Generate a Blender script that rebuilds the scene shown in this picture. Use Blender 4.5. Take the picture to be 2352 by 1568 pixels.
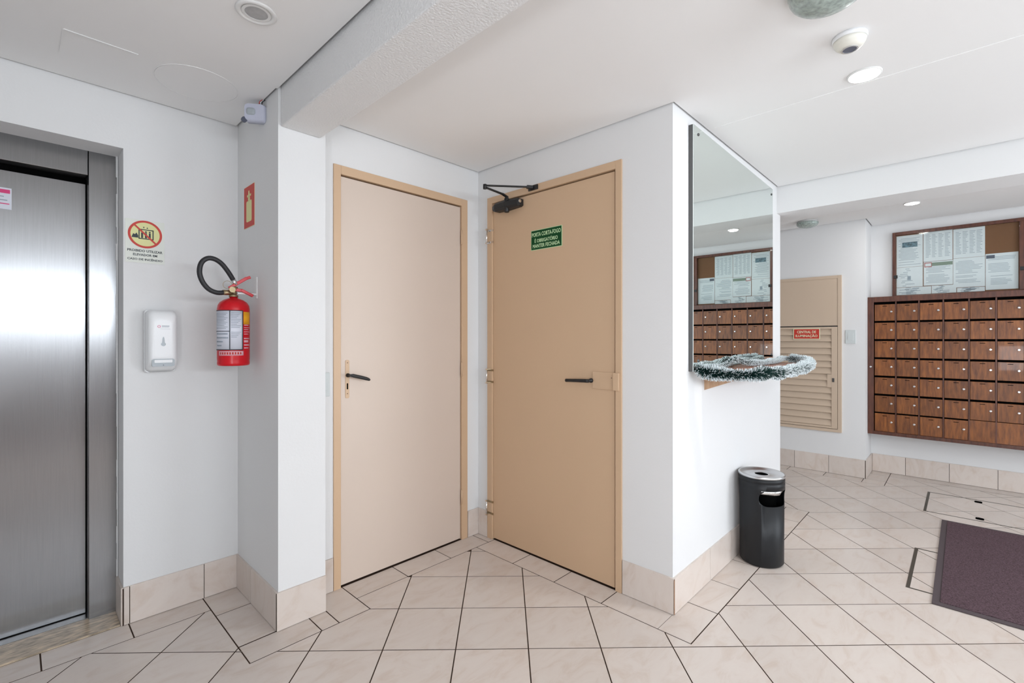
import bpy, bmesh, math, random
from mathutils import Vector, Matrix

# ------------------------------------------------------------------ clear
for o in list(bpy.data.objects):
    bpy.data.objects.remove(o)
random.seed(7)
scn = bpy.context.scene
COL = scn.collection
PI = math.pi

# ------------------------------------------------------------------ camera, world, light, exposure
YAW = 0.7614                      # bearing of the view direction from the X axis
EYE = 1.27
cam_d = bpy.data.cameras.new('camera')
cam_d.sensor_width = 36.0
cam_d.lens = 36.0 * 1089.8 / 2352.0
cam_d.shift_y = -6.7 / 2352.0
cam_d.clip_start = 0.02
cam = bpy.data.objects.new('camera', cam_d)
cam.location = (0, 0, EYE)
cam.rotation_euler = (PI / 2, 0, YAW - PI / 2)
COL.objects.link(cam)
scn.camera = cam

w = bpy.data.worlds.new('world')
scn.world = w
w.use_nodes = True
w.node_tree.nodes['Background'].inputs[0].default_value = (0.80, 0.90, 1.0, 1)
w.node_tree.nodes['Background'].inputs[1].default_value = 1.6

scn.view_settings.view_transform = 'Standard'
scn.view_settings.look = 'None'
scn.view_settings.gamma = 1.0
scn.view_settings.use_curve_mapping = False
scn.view_settings.exposure = 0.0


def area(name, loc, rot, sx, sy, power, color):
    d = bpy.data.lights.new(name, 'AREA')
    d.shape = 'RECTANGLE'
    d.size = sx
    d.size_y = sy
    d.energy = power
    d.color = color
    o = bpy.data.objects.new(name, d)
    o.location = loc
    o.rotation_euler = rot
    COL.objects.link(o)
    return o


# daylight through the window behind the camera and through the entrance at the right
area('window_daylight', (0.70, -2.72, 1.725), (PI / 2, 0, 0), 3.0, 0.45, 84, (0.86, 0.93, 1.0))
area('entrance_daylight', (3.75, -2.72, 1.15), (PI / 2, 0, 0), 1.5, 2.0, 53, (0.88, 0.94, 1.0))
area('side_fill', (-1.06, -0.85, 0.93), (PI / 2, 0, -PI / 2), 0.9, 0.5, 46, (0.92, 0.95, 1.0))  # added light standing in for a flash beside the camera

# ------------------------------------------------------------------ materials
MATS = {}


def principled(name, col, rough=0.5, metal=0.0, spec=0.5, bump=0.0, bscale=60.0, var=0.0, vscale=4.0,
               stretch=(1, 1, 1), emit=None, estr=0.0, coat=0.0, rnd=0.0, aniso=0.0):
    m = bpy.data.materials.new(name)
    m.use_nodes = True
    nt = m.node_tree
    b = nt.nodes['Principled BSDF']
    b.inputs['Base Color'].default_value = (*col, 1)
    b.inputs['Roughness'].default_value = rough
    b.inputs['Metallic'].default_value = metal
    b.inputs['Specular IOR Level'].default_value = spec
    b.inputs['Coat Weight'].default_value = coat
    b.inputs['Anisotropic'].default_value = aniso
    if emit:
        b.inputs['Emission Color'].default_value = (*emit, 1)
        b.inputs['Emission Strength'].default_value = estr
    tc = nt.nodes.new('ShaderNodeTexCoord')
    mp = nt.nodes.new('ShaderNodeMapping')
    mp.inputs['Scale'].default_value = stretch
    nt.links.new(tc.outputs['Object'], mp.inputs['Vector'])
    if var > 0 or rnd > 0:
        n = nt.nodes.new('ShaderNodeTexNoise')
        n.inputs['Scale'].default_value = vscale
        n.inputs['Detail'].default_value = 5
        nt.links.new(mp.outputs[0], n.inputs['Vector'])
        hsv = nt.nodes.new('ShaderNodeHueSaturation')
        hsv.inputs['Color'].default_value = (*col, 1)
        mr = nt.nodes.new('ShaderNodeMapRange')
        mr.inputs['From Min'].default_value = 0.25
        mr.inputs['From Max'].default_value = 0.75
        mr.inputs['To Min'].default_value = 1 - var
        mr.inputs['To Max'].default_value = 1 + var
        nt.links.new(n.outputs['Fac'], mr.inputs['Value'])
        if rnd > 0:
            oi = nt.nodes.new('ShaderNodeObjectInfo')
            mr2 = nt.nodes.new('ShaderNodeMapRange')
            mr2.inputs['To Min'].default_value = 1 - rnd
            mr2.inputs['To Max'].default_value = 1 + rnd
            nt.links.new(oi.outputs['Random'], mr2.inputs['Value'])
            mu = nt.nodes.new('ShaderNodeMath')
            mu.operation = 'MULTIPLY'
            nt.links.new(mr.outputs[0], mu.inputs[0])
            nt.links.new(mr2.outputs[0], mu.inputs[1])
            nt.links.new(mu.outputs[0], hsv.inputs['Value'])
        else:
            nt.links.new(mr.outputs[0], hsv.inputs['Value'])
        nt.links.new(hsv.outputs[0], b.inputs['Base Color'])
    if bump > 0:
        n2 = nt.nodes.new('ShaderNodeTexNoise')
        n2.inputs['Scale'].default_value = bscale
        n2.inputs['Detail'].default_value = 4
        nt.links.new(mp.outputs[0], n2.inputs['Vector'])
        bp = nt.nodes.new('ShaderNodeBump')
        bp.inputs['Strength'].default_value = bump
        bp.inputs['Distance'].default_value = 0.004
        nt.links.new(n2.outputs['Fac'], bp.inputs['Height'])
        nt.links.new(bp.outputs[0], b.inputs['Normal'])
    MATS[name] = m
    return m


def marble_tile():
    m = bpy.data.materials.new('ceramic_tile')
    m.use_nodes = True
    nt = m.node_tree
    L = nt.links.new
    b = nt.nodes['Principled BSDF']
    b.inputs['Roughness'].default_value = 0.28
    b.inputs['Specular IOR Level'].default_value = 0.42
    tc = nt.nodes.new('ShaderNodeTexCoord')
    oi = nt.nodes.new('ShaderNodeObjectInfo')
    ad = nt.nodes.new('ShaderNodeVectorMath')
    ad.operation = 'ADD'
    sc = nt.nodes.new('ShaderNodeVectorMath')
    sc.operation = 'SCALE'
    sc.inputs[0].default_value = (37, 19, 11)
    L(oi.outputs['Random'], sc.inputs['Scale'])
    L(tc.outputs['Object'], ad.inputs[0])
    L(sc.outputs[0], ad.inputs[1])
    n1 = nt.nodes.new('ShaderNodeTexNoise')
    n1.inputs['Scale'].default_value = 5.0
    n1.inputs['Detail'].default_value = 8
    n1.inputs['Roughness'].default_value = 0.65
    n1.inputs['Distortion'].default_value = 1.2
    mp = nt.nodes.new('ShaderNodeMapping')
    mp.inputs['Scale'].default_value = (1.0, 2.4, 1.0)
    mp.inputs['Rotation'].default_value = (0, 0, 0.5)
    L(ad.outputs[0], mp.inputs[0])
    L(mp.outputs[0], n1.inputs['Vector'])
    cr = nt.nodes.new('ShaderNodeValToRGB')
    cr.color_ramp.elements[0].position = 0.30
    cr.color_ramp.elements[0].color = (0.62, 0.52, 0.45, 1)
    cr.color_ramp.elements[1].position = 0.50
    cr.color_ramp.elements[1].color = (0.68, 0.60, 0.545, 1)
    e = cr.color_ramp.elements.new(0.78)
    e.color = (0.71, 0.64, 0.585, 1)
    L(n1.outputs['Fac'], cr.inputs[0])
    mr = nt.nodes.new('ShaderNodeMapRange')
    mr.inputs['To Min'].default_value = 0.95
    mr.inputs['To Max'].default_value = 1.04
    L(oi.outputs['Random'], mr.inputs['Value'])
    hs = nt.nodes.new('ShaderNodeHueSaturation')
    L(cr.outputs[0], hs.inputs['Color'])
    L(mr.outputs[0], hs.inputs['Value'])
    L(hs.outputs[0], b.inputs['Base Color'])
    MATS['tile'] = m


def wood(name, c1, c2, rough=0.38):
    m = bpy.data.materials.new(name)
    m.use_nodes = True
    nt = m.node_tree
    L = nt.links.new
    b = nt.nodes['Principled BSDF']
    b.inputs['Roughness'].default_value = rough
    b.inputs['Coat Weight'].default_value = 0.08
    tc = nt.nodes.new('ShaderNodeTexCoord')
    oi = nt.nodes.new('ShaderNodeObjectInfo')
    sc = nt.nodes.new('ShaderNodeVectorMath')
    sc.operation = 'SCALE'
    sc.inputs[0].default_value = (13, 29, 7)
    L(oi.outputs['Random'], sc.inputs['Scale'])
    ad = nt.nodes.new('ShaderNodeVectorMath')
    ad.operation = 'ADD'
    L(tc.outputs['Object'], ad.inputs[0])
    L(sc.outputs[0], ad.inputs[1])
    mp = nt.nodes.new('ShaderNodeMapping')
    mp.inputs['Scale'].default_value = (9, 9, 1.4)
    L(ad.outputs[0], mp.inputs[0])
    n = nt.nodes.new('ShaderNodeTexNoise')
    n.inputs['Scale'].default_value = 6
    n.inputs['Detail'].default_value = 6
    n.inputs['Roughness'].default_value = 0.6
    L(mp.outputs[0], n.inputs['Vector'])
    cr = nt.nodes.new('ShaderNodeValToRGB')
    cr.color_ramp.elements[0].position = 0.32
    cr.color_ramp.elements[0].color = (*c1, 1)
    cr.color_ramp.elements[1].position = 0.68
    cr.color_ramp.elements[1].color = (*c2, 1)
    L(n.outputs['Fac'], cr.inputs[0])
    mr = nt.nodes.new('ShaderNodeMapRange')
    mr.inputs['To Min'].default_value = 0.82
    mr.inputs['To Max'].default_value = 1.15
    L(oi.outputs['Random'], mr.inputs['Value'])
    hs = nt.nodes.new('ShaderNodeHueSaturation')
    L(cr.outputs[0], hs.inputs['Color'])
    L(mr.outputs[0], hs.inputs['Value'])
    L(hs.outputs[0], b.inputs['Base Color'])
    MATS[name] = m


def clear_glass():
    m = bpy.data.materials.new('clear_glass')
    m.use_nodes = True
    nt = m.node_tree
    out = nt.nodes['Material Output']
    nt.nodes.remove(nt.nodes['Principled BSDF'])
    t = nt.nodes.new('ShaderNodeBsdfTransparent')
    t.inputs[0].default_value = (0.97, 0.99, 0.98, 1)
    g = nt.nodes.new('ShaderNodeBsdfGlossy')
    g.inputs['Roughness'].default_value = 0.02
    f = nt.nodes.new('ShaderNodeLayerWeight')
    f.inputs[0].default_value = 0.12
    mx = nt.nodes.new('ShaderNodeMixShader')
    nt.links.new(f.outputs['Fresnel'], mx.inputs[0])
    nt.links.new(t.outputs[0], mx.inputs[1])
    nt.links.new(g.outputs[0], mx.inputs[2])
    nt.links.new(mx.outputs[0], out.inputs['Surface'])
    MATS['clear_glass'] = m


principled('wall_paint', (0.765, 0.765, 0.765), rough=0.75, spec=0.25, bump=0.10, bscale=90, var=0.012, vscale=1.5)
principled('stucco', (0.80, 0.80, 0.80), rough=0.8, spec=0.2, bump=0.85, bscale=130, var=0.015, vscale=2)
principled('ceiling_paint', (0.88, 0.875, 0.87), rough=0.8, spec=0.2, bump=0.03, bscale=40, var=0.012, vscale=1.2)
principled('void', (0.05, 0.05, 0.05), rough=0.9, spec=0.1)
principled('grout', (0.055, 0.034, 0.024), rough=0.9, spec=0.1, var=0.25, vscale=30)
principled('clay_edge', (0.30, 0.17, 0.10), rough=0.8, var=0.2, vscale=60)
marble_tile()
principled('granite', (0.50, 0.40, 0.29), rough=0.3, var=0.55, vscale=26, stretch=(1, 3, 1))
principled('door_paint', (0.62, 0.430, 0.278), rough=0.38, spec=0.45, bump=0.02, bscale=25, var=0.02, vscale=2)
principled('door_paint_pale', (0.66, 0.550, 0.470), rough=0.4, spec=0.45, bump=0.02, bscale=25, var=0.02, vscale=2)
principled('louver_paint', (0.60, 0.47, 0.355), rough=0.45, spec=0.4, var=0.015, vscale=3)
principled('steel', (0.29, 0.29, 0.295), rough=0.25, metal=1.0, bump=0.02, bscale=9, stretch=(45, 45, 1), var=0.05, vscale=7, aniso=0.6)
principled('dark_steel', (0.12, 0.12, 0.12), rough=0.4, metal=0.8)
principled('chrome', (0.75, 0.75, 0.75), rough=0.15, metal=1.0)
principled('brass', (0.36, 0.28, 0.17), rough=0.4, metal=1.0)
principled('black_metal', (0.012, 0.012, 0.013), rough=0.45)
principled('black_plastic', (0.012, 0.013, 0.015), rough=0.42, spec=0.32, bump=0.04, bscale=300)
principled('black_rubber', (0.015, 0.015, 0.017), rough=0.5)
principled('deep_black', (0.003, 0.003, 0.003), rough=0.9, spec=0.0)
principled('red_paint', (0.60, 0.004, 0.012), rough=0.28, spec=0.4)
principled('sign_red', (0.55, 0.035, 0.02), rough=0.5)
principled('sign_cream', (0.75, 0.72, 0.50), rough=0.5)
principled('sign_yellow', (0.72, 0.70, 0.33), rough=0.5)
principled('sign_green', (0.004, 0.062, 0.016), rough=0.5, spec=0.2)
principled('sign_pale_green', (0.52, 0.72, 0.42), rough=0.5)
principled('sign_plate', (0.72, 0.74, 0.68), rough=0.45)
principled('ink', (0.03, 0.04, 0.05), rough=0.6)
principled('ink_grey', (0.32, 0.36, 0.42), rough=0.7)
principled('ink_pink', (0.70, 0.05, 0.20), rough=0.6)
principled('label_white', (0.68, 0.70, 0.78), rough=0.45)
principled('label_pink', (0.75, 0.42, 0.48), rough=0.5)
principled('label_orange', (0.85, 0.38, 0.01), rough=0.5)
principled('paper', (0.72, 0.74, 0.78), rough=0.7, var=0.02, vscale=20)
principled('paper_photo', (0.10, 0.17, 0.22), rough=0.4, var=0.8, vscale=60)
principled('paper_green', (0.22, 0.27, 0.22), rough=0.6)
principled('paper_red', (0.45, 0.16, 0.16), rough=0.6)
principled('cork', (0.21, 0.098, 0.050), rough=0.9, var=0.12, vscale=120, bump=0.3, bscale=200)
principled('plastic_white', (0.84, 0.85, 0.86), rough=0.28, spec=0.5)
principled('plastic_lavender', (0.55, 0.57, 0.68), rough=0.35)
principled('plastic_grey', (0.42, 0.46, 0.49), rough=0.3)
principled('plastic_dark', (0.10, 0.11, 0.15), rough=0.3)
principled('plastic_aged', (0.80, 0.785, 0.71), rough=0.35)
principled('white_metal', (0.78, 0.78, 0.77), rough=0.4)
principled('frosted_glass', (0.36, 0.43, 0.40), rough=0.25, var=0.35, vscale=70, bump=0.3, bscale=200, coat=0.4)
principled('lens_grey', (0.42, 0.42, 0.42), rough=0.3, var=0.1, vscale=60)
principled('light_emit', (1, 1, 1), emit=(1.0, 1.0, 0.98), estr=14.0)
principled('switch_plate', (0.62, 0.66, 0.66), rough=0.4)
principled('aluminium', (0.62, 0.63, 0.64), rough=0.32, metal=1.0)
principled('mat_fiber', (0.112, 0.072, 0.083), rough=0.95, spec=0.1, bump=1.0, bscale=300, var=0.6, vscale=190)
principled('mat_edge', (0.095, 0.075, 0.080), rough=0.8, spec=0.2)
principled('cover_metal', (0.13, 0.12, 0.10), rough=0.45, metal=0.7)
wood('mahogany', (0.110, 0.030, 0.006), (0.275, 0.090, 0.017))
wood('mahogany_dark', (0.065, 0.020, 0.012), (0.145, 0.047, 0.025))
wood('shelf_wood', (0.20, 0.065, 0.03), (0.33, 0.12, 0.055))
wood('pine', (0.55, 0.32, 0.18), (0.70, 0.45, 0.28))
principled('tinsel_green', (0.006, 0.040, 0.034), rough=0.35, spec=0.6)
principled('tinsel_white', (0.80, 0.86, 0.88), rough=0.4)
clear_glass()
mm = principled('mirror_glass', (0.80, 0.865, 0.84), rough=0.0, metal=1.0)
M = MATS

# ------------------------------------------------------------------ mesh builder
class Frame:
    """local axes: a = right, b = up, c = out of the surface"""
    def __init__(s, o, a, b, c):
        s.o, s.a, s.b, s.c = Vector(o), Vector(a), Vector(b), Vector(c)

    def p(s, x, y, z):
        return s.o + s.a * x + s.b * y + s.c * z


def on_x(X, Y, Z):      # on a wall facing -X
    return Frame((X, Y, Z), (0, -1, 0), (0, 0, 1), (-1, 0, 0))


def on_y(X, Y, Z):      # on a wall facing -Y
    return Frame((X, Y, Z), (1, 0, 0), (0, 0, 1), (0, -1, 0))


class MB:
    def __init__(s, *mats):
        s.v, s.f, s.mi, s.sm = [], [], [], []
        s.mats = [M[m] if isinstance(m, str) else m for m in mats]

    def add(s, vs, fs, mi=0, smooth=False):
        n = len(s.v)
        s.v += [Vector(q) for q in vs]
        s.f += [[n + i for i in f] for f in fs]
        s.mi += [mi] * len(fs)
        s.sm += [smooth] * len(fs)
        return s

    def box(s, x0, x1, y0, y1, z0, z1, mi=0):
        vs = [(x, y, z) for z in (z0, z1) for y in (y0, y1) for x in (x0, x1)]
        return s.add(vs, [(0, 2, 3, 1), (4, 5, 7, 6), (0, 1, 5, 4), (2, 6, 7, 3), (0, 4, 6, 2), (1, 3, 7, 5)], mi)

    def fbox(s, fr, a0, a1, b0, b1, c0, c1, mi=0):
        vs = [fr.p(a, b, c) for c in (c0, c1) for b in (b0, b1) for a in (a0, a1)]
        return s.add(vs, [(0, 2, 3, 1), (4, 5, 7, 6), (0, 1, 5, 4), (2, 6, 7, 3), (0, 4, 6, 2), (1, 3, 7, 5)], mi)

    def poly(s, pts, fr, c0, c1, mi=0, smooth=False):
        """extruded outline, pts = (a,b) pairs"""
        n = len(pts)
        vs = [fr.p(a, b, c0) for a, b in pts] + [fr.p(a, b, c1) for a, b in pts]
        s.add(vs, [list(range(n))[::-1], list(range(n, 2 * n))], mi)
        base = len(s.v) - 2 * n
        for i in range(n):
            j = (i + 1) % n
            s.f.append([base + i, base + j, base + n + j, base + n + i])
            s.mi.append(mi)
            s.sm.append(smooth)
        return s

    def prism(s, pts, z0, z1, mi=0):
        return s.poly(pts, Frame((0, 0, 0), (1, 0, 0), (0, 1, 0), (0, 0, 1)), z0, z1, mi)

    def loft(s, rings, mi=0, smooth=True, cap0=True, cap1=True):
        n = len(rings[0])
        base = len(s.v)
        for r in rings:
            s.v += [Vector(q) for q in r]
        for k in range(len(rings) - 1):
            for i in range(n):
                j = (i + 1) % n
                s.f.append([base + k * n + i, base + k * n + j, base + (k + 1) * n + j, base + (k + 1) * n + i])
                s.mi.append(mi)
                s.sm.append(smooth)
        if cap0:
            s.f.append([base + i for i in range(n)][::-1]); s.mi.append(mi); s.sm.append(False)
        if cap1:
            s.f.append([base + (len(rings) - 1) * n + i for i in range(n)]); s.mi.append(mi); s.sm.append(False)
        return s

    def lathe(s, prof, c, axis='z', n=32, mi=0, smooth=True, cap0=True, cap1=True, fr=None):
        rings = []
        for r, h in prof:
            ring = []
            for i in range(n):
                t = 2 * PI * i / n
                a, b = r * math.cos(t), r * math.sin(t)
                if fr:
                    ring.append(fr.p(a, b, h))
                else:
                    ring.append((c[0] + a, c[1] + b, c[2] + h))
            rings.append(ring)
        return s.loft(rings, mi, smooth, cap0, cap1)

    def tube(s, pts, r, n=10, mi=0, caps=True):
        pts = [Vector(p) for p in pts]
        rings = []
        up = None
        for i, p in enumerate(pts):
            if i == 0: d = pts[1] - pts[0]
            elif i == len(pts) - 1: d = pts[-1] - pts[-2]
            else: d = pts[i + 1] - pts[i - 1]
            d.normalize()
            if up is None:
                up = Vector((0, 0, 1)) if abs(d.z) < 0.9 else Vector((1, 0, 0))
            a = d.cross(up).normalized()
            b = a.cross(d).normalized()
            up = b
            rr = r[i] if isinstance(r, (list, tuple)) else r
            rings.append([p + (a * math.cos(2 * PI * k / n) + b * math.sin(2 * PI * k / n)) * rr for k in range(n)])
        return s.loft(rings, mi, True, caps, caps)

    def bar(s, p, q, wd, th, up=(0, 0, 1), mi=0):
        p, q = Vector(p), Vector(q)
        d = (q - p).normalized()
        a = d.cross(Vector(up)).normalized()
        b = a.cross(d).normalized()
        vs = [e + a * x * wd / 2 + b * y * th / 2 for e in (p, q) for y in (-1, 1) for x in (-1, 1)]
        return s.add(vs, [(0, 2, 3, 1), (4, 5, 7, 6), (0, 1, 5, 4), (2, 6, 7, 3), (0, 4, 6, 2), (1, 3, 7, 5)], mi)

    def build(s, name, parent=None, keep=False, bevel=0.0, label=None, kind=None, cat=None, group=None):
        xs = [v.x for v in s.v]; ys = [v.y for v in s.v]; zs = [v.z for v in s.v]
        if keep:
            o0 = Vector((0, 0, 0))
        else:
            o0 = Vector(((min(xs) + max(xs)) / 2, (min(ys) + max(ys)) / 2, min(zs)))
        me = bpy.data.meshes.new(name)
        me.from_pydata([v - o0 for v in s.v], [], s.f)
        for m in s.mats:
            me.materials.append(m)
        me.polygons.foreach_set('material_index', s.mi)
        me.polygons.foreach_set('use_smooth', s.sm)
        me.update()
        bm = bmesh.new(); bm.from_mesh(me)
        bmesh.ops.recalc_face_normals(bm, faces=bm.faces)
        bm.to_mesh(me); bm.free()
        o = link(name, me, o0, parent)
        if bevel > 0:
            bv = o.modifiers.new('bevel', 'BEVEL'); bv.width = bevel; bv.segments = 2; bv.limit_method = 'ANGLE'
        if label: o['label'] = label
        if kind: o['kind'] = kind
        if cat: o['category'] = cat
        if group: o['group'] = group
        return o


WORLD = {}


def link(name, data, wloc, parent=None):
    o = bpy.data.objects.new(name, data)
    COL.objects.link(o)
    wloc = Vector(wloc)
    if parent is not None:
        o.parent = parent
        o.location = wloc - WORLD[parent.name]
    else:
        o.location = wloc
    WORLD[o.name] = wloc
    return o


def thing(name, label, cat, loc, group=None, kind=None):
    o = link(name, None, loc)
    o.empty_display_size = 0.05
    o['label'] = label
    o['category'] = cat
    if group: o['group'] = group
    if kind: o['kind'] = kind
    return o


def copy_tree(root, loc, label=None):
    r = root.copy(); COL.objects.link(r)
    r.location = loc
    WORLD[r.name] = Vector(loc)
    if label: r['label'] = label
    for ch in list(root.children):
        c = ch.copy(); COL.objects.link(c); c.parent = r
        for g in list(ch.children):
            d = g.copy(); COL.objects.link(d); d.parent = c
    return r


def place_copy(src, wloc, parent):
    """copy a part and its sub-parts to another place of the same thing"""
    c = src.copy(); COL.objects.link(c); c.parent = parent
    c.location = Vector(wloc) - WORLD[parent.name]
    WORLD[c.name] = Vector(wloc)
    for g in list(src.children):
        d = g.copy(); COL.objects.link(d); d.parent = c
    return c


def text(name, s, fr, a, b, width, height, mat, parent, c=0.0006, depth=0.0006, bold=0.0):
    """lettering: centred on (a,b) of the frame, fitted to width x height"""
    cu = bpy.data.curves.new(name, 'FONT')
    cu.body = s
    cu.size = 1.0
    cu.offset = bold
    cu.resolution_u = 2
    cu.extrude = 0.5
    tmp = bpy.data.objects.new(name + '_tmp', cu)
    COL.objects.link(tmp)
    dg = bpy.context.evaluated_depsgraph_get()
    me0 = bpy.data.meshes.new_from_object(tmp.evaluated_get(dg))
    xs = [v.co.x for v in me0.vertices]; ys = [v.co.y for v in me0.vertices]
    x0, x1, y0, y1 = min(xs), max(xs), min(ys), max(ys)
    sx, sy = width / (x1 - x0), height / (y1 - y0)
    mb = MB(mat)
    mb.add([fr.p(a + (v.co.x - (x0 + x1) / 2) * sx, b + (v.co.y - (y0 + y1) / 2) * sy, c + (v.co.z + 0.5) * depth)
            for v in me0.vertices], [list(p.vertices) for p in me0.polygons])
    bpy.data.objects.remove(tmp)
    bpy.data.meshes.remove(me0)
    bpy.data.curves.remove(cu)
    return mb.build(name, parent)


def disc(mb, fr, a, b, r, c0, c1, mi=0, n=40, ry=None):
    ry = ry or r
    return mb.poly([(a + r * math.cos(2 * PI * i / n), b + ry * math.sin(2 * PI * i / n)) for i in range(n)], fr, c0, c1, mi)


def ring(mb, fr, a, b, r0, r1, c0, c1, mi=0, n=48):
    for i in range(n):
        t0, t1 = 2 * PI * i / n, 2 * PI * (i + 1) / n
        q = [(a + r * math.cos(t), b + r * math.sin(t)) for r, t in ((r0, t0), (r1, t0), (r1, t1), (r0, t1))]
        mb.poly(q, fr, c0, c1, mi)
    return mb


def rrect(x0, x1, y0, y1, r, n=5):
    pts = []
    for cx, cy, t0 in ((x1 - r, y1 - r, 0), (x0 + r, y1 - r, 90), (x0 + r, y0 + r, 180), (x1 - r, y0 + r, 270)):
        for k in range(n + 1):
            t = math.radians(t0 + 90 * k / n)
            pts.append((cx + r * math.cos(t), cy + r * math.sin(t)))
    return pts


# ------------------------------------------------------------------ dimensions
YE = 2.70            # elevator wall
PX0, PX1, PY = 0.792, 1.003, 2.160    # pillar
YD = 2.303           # left door wall
XD = 2.096           # right door wall
YM = 0.973           # mirror wall
XM = 3.860           # its free end
XL = 5.330           # louver wall
YR = 0.650           # return between louver and mailbox wall
XB = 5.710           # mailbox wall
H = 2.355            # ceiling
TOP = 2.60
XW, YB, YN = -0.95, -2.60, 2.60
OPX, OPZ = 0.334, 2.113   # elevator opening
SK = 0.167


def struct(mb, name, label, **k):
    return mb.build(name, kind='structure', label=label, cat=k.pop('cat', 'wall'), **k)


# walls
mb = MB('wall_paint')
mb.box(XW - .1, -0.60, YE, YE + .15, 0, TOP).box(OPX, PX0 + .05, YE, YE + .15, 0, TOP).box(-0.60, OPX, YE, YE + .15, OPZ, TOP)
struct(mb, 'wall_left', 'white wall around the steel elevator door')
mb = MB('wall_paint'); mb.box(PX0, PX1, PY, YE + .15, 0, TOP)
struct(mb, 'wall_pillar', 'white square pillar with a fire extinguisher on its left side', cat='pillar')
mb = MB('wall_paint')
mb.box(PX1, 1.135, YD, YD + .14, 0, TOP).box(1.968, XD + .14, YD, YD + .14, 0, TOP).box(1.135, 1.968, YD, YD + .14, 2.128, TOP)
struct(mb, 'wall_back', 'white wall around the closed beige door with a black lever')
mb = MB('wall_paint')
mb.box(XD, XD + .14, YM, 1.262, 0, TOP).box(XD, XD + .14, 2.178, YD, 0, TOP).box(XD, XD + .14, 1.262, 2.178, 2.14, TOP)
struct(mb, 'wall_center', 'white wall around the beige fire door')
mb = MB('wall_paint')
mb.box(XD + .14, XM, YM, YM + .12, 0, TOP).box(XM - .12, XM, YM + .12, YN, 0, TOP)
struct(mb, 'wall_mirror', 'white wall that carries the large mirror')
mb = MB('wall_paint')
mb.box(XL, XL + .12, YR + .1, YN, 0, TOP).box(XL, XB + .12, YR, YR + .1, 0, TOP)
struct(mb, 'wall_far', 'white wall with the louvered beige cupboard door')
mb = MB('wall_paint'); mb.box(XB, XB + .12, YB, YR, 0, TOP)
struct(mb, 'wall_right', 'white wall behind the mailboxes and the notice board')
mb = MB('wall_paint'); mb.box(XM, XL, YN, YN + .1, 0, TOP)
struct(mb, 'wall_passage', 'white wall closing the passage behind the mirror wall')
mb = MB('wall_paint')
for a, b, c, d in ((XW - .1, -.80, 0, TOP), (2.20, 3.0, 0, TOP), (4.5, XB + .12, 0, TOP), (-.80, 2.20, 0, 1.50), (-.80, 2.20, 1.95, TOP), (3.0, 4.5, 2.15, TOP)):
    mb.box(a, b, YB - .1, YB, c, d)
struct(mb, 'wall_front', 'white wall behind the camera with a window and the entrance')
mb = MB('wall_paint')
for a, b, c, d in ((YB, -1.30, 0, TOP), (-.40, YE, 0, TOP), (-1.30, -.40, 0, .68), (-1.3, -.40, 1.18, TOP)):
    mb.box(XW - .1, XW, a, b, c, d)
struct(mb, 'wall_side', 'white wall left of the camera with an added opening for the fill light')

mb = MB('mahogany_dark')  # added out of view so the steel door reflects darker low down
for k in range(6):
    mb.box(XW + .002 + k * .275, XW + .002 + (k + 1) * .275 - .004, YB, YB + .02, .002, 1.12)
struct(mb, 'reflection_panel', 'added dark timber panels behind the camera that darken the steel reflection', cat='panelling')

# window and entrance frames behind the camera
def win(name, label, fr, wd, ht, nx, cat='window'):
    mb = MB('white_metal')
    t = .04
    mb.fbox(fr, 0, t, 0, ht, -.08, 0).fbox(fr, wd - t, wd, 0, ht, -.08, 0).fbox(fr, t, wd - t, ht - t, ht, -.08, 0).fbox(fr, t, wd - t, 0, t, -.08, 0)
    for i in range(1, nx):
        x = wd * i / nx
        mb.fbox(fr, x - .02, x + .02, t, ht - t, -.06, -.02)
    struct(mb, name, label, cat=cat)
win('window_1', 'white framed window behind the camera', Frame((2.20, YB, 1.50), (-1, 0, 0), (0, 0, 1), (0, 1, 0)), 3.0, .45, 4)
win('fill_opening', 'added white framed opening for the fill light left of the camera', Frame((XW, -1.3, .68), (0, 1, 0), (0, 0, 1), (1, 0, 0)), .90, .50, 1)  # made-up opening that lets in the added flash-like light
win('door_5', 'open glazed entrance frame behind the camera', Frame((4.5, YB, 0), (-1, 0, 0), (0, 0, 1), (0, 1, 0)), 1.5, 2.15, 2, cat='door')

# roof void, beams, ceilings
mb = MB('void'); mb.box(XW - .1, XB + .12, YB - .1, YE + .15, TOP, TOP + .05)
struct(mb, 'ceiling_slab', 'dark slab above the plaster ceilings', cat='ceiling')
mb = MB('stucco'); mb.box(.802, .978, YB, PY, 2.196, TOP)
struct(mb, 'ceiling_beam', 'white textured beam running from the pillar over the camera', cat='beam', bevel=0.006)
mb = MB('wall_paint'); mb.box(3.775, 4.065, YB, YM, 2.167, TOP).box(XM, 4.065, YM, YN, 2.167, TOP)
struct(mb, 'ceiling_beam', 'smooth white beam between the lobby and the mailbox area', cat='beam')
g = .010
mb = MB('ceiling_paint'); mb.prism([(XW, YB), (.802 - .013, YB), (.802 - .013, PY), (PX0 - g, PY), (PX0 - g, YE - g), (XW, YE - g)], H, H + .03)
CEIL_L = struct(mb, 'ceiling', 'white plaster ceiling in front of the elevator', cat='ceiling')
mb = MB('ceiling_paint'); mb.prism([(.978, YB), (3.775 - g, YB), (3.775 - g, YM - g), (XD - g, YM - g), (XD - g, YD - g), (PX1, YD - g), (PX1, PY), (.978, PY)], H, H + .03)
CEIL_M = struct(mb, 'ceiling', 'white plaster ceiling in front of the two beige doors', cat='ceiling')
mb = MB('ceiling_paint'); mb.prism([(4.065, YB), (XB - g, YB), (XB - g, YR - g), (XL - g, YR - g), (XL - g, YN), (4.065, YN)], H, H + .03)
CEIL_R = struct(mb, 'ceiling', 'white plaster ceiling over the mailboxes', cat='ceiling')
mb = MB('ceiling_paint')
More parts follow.
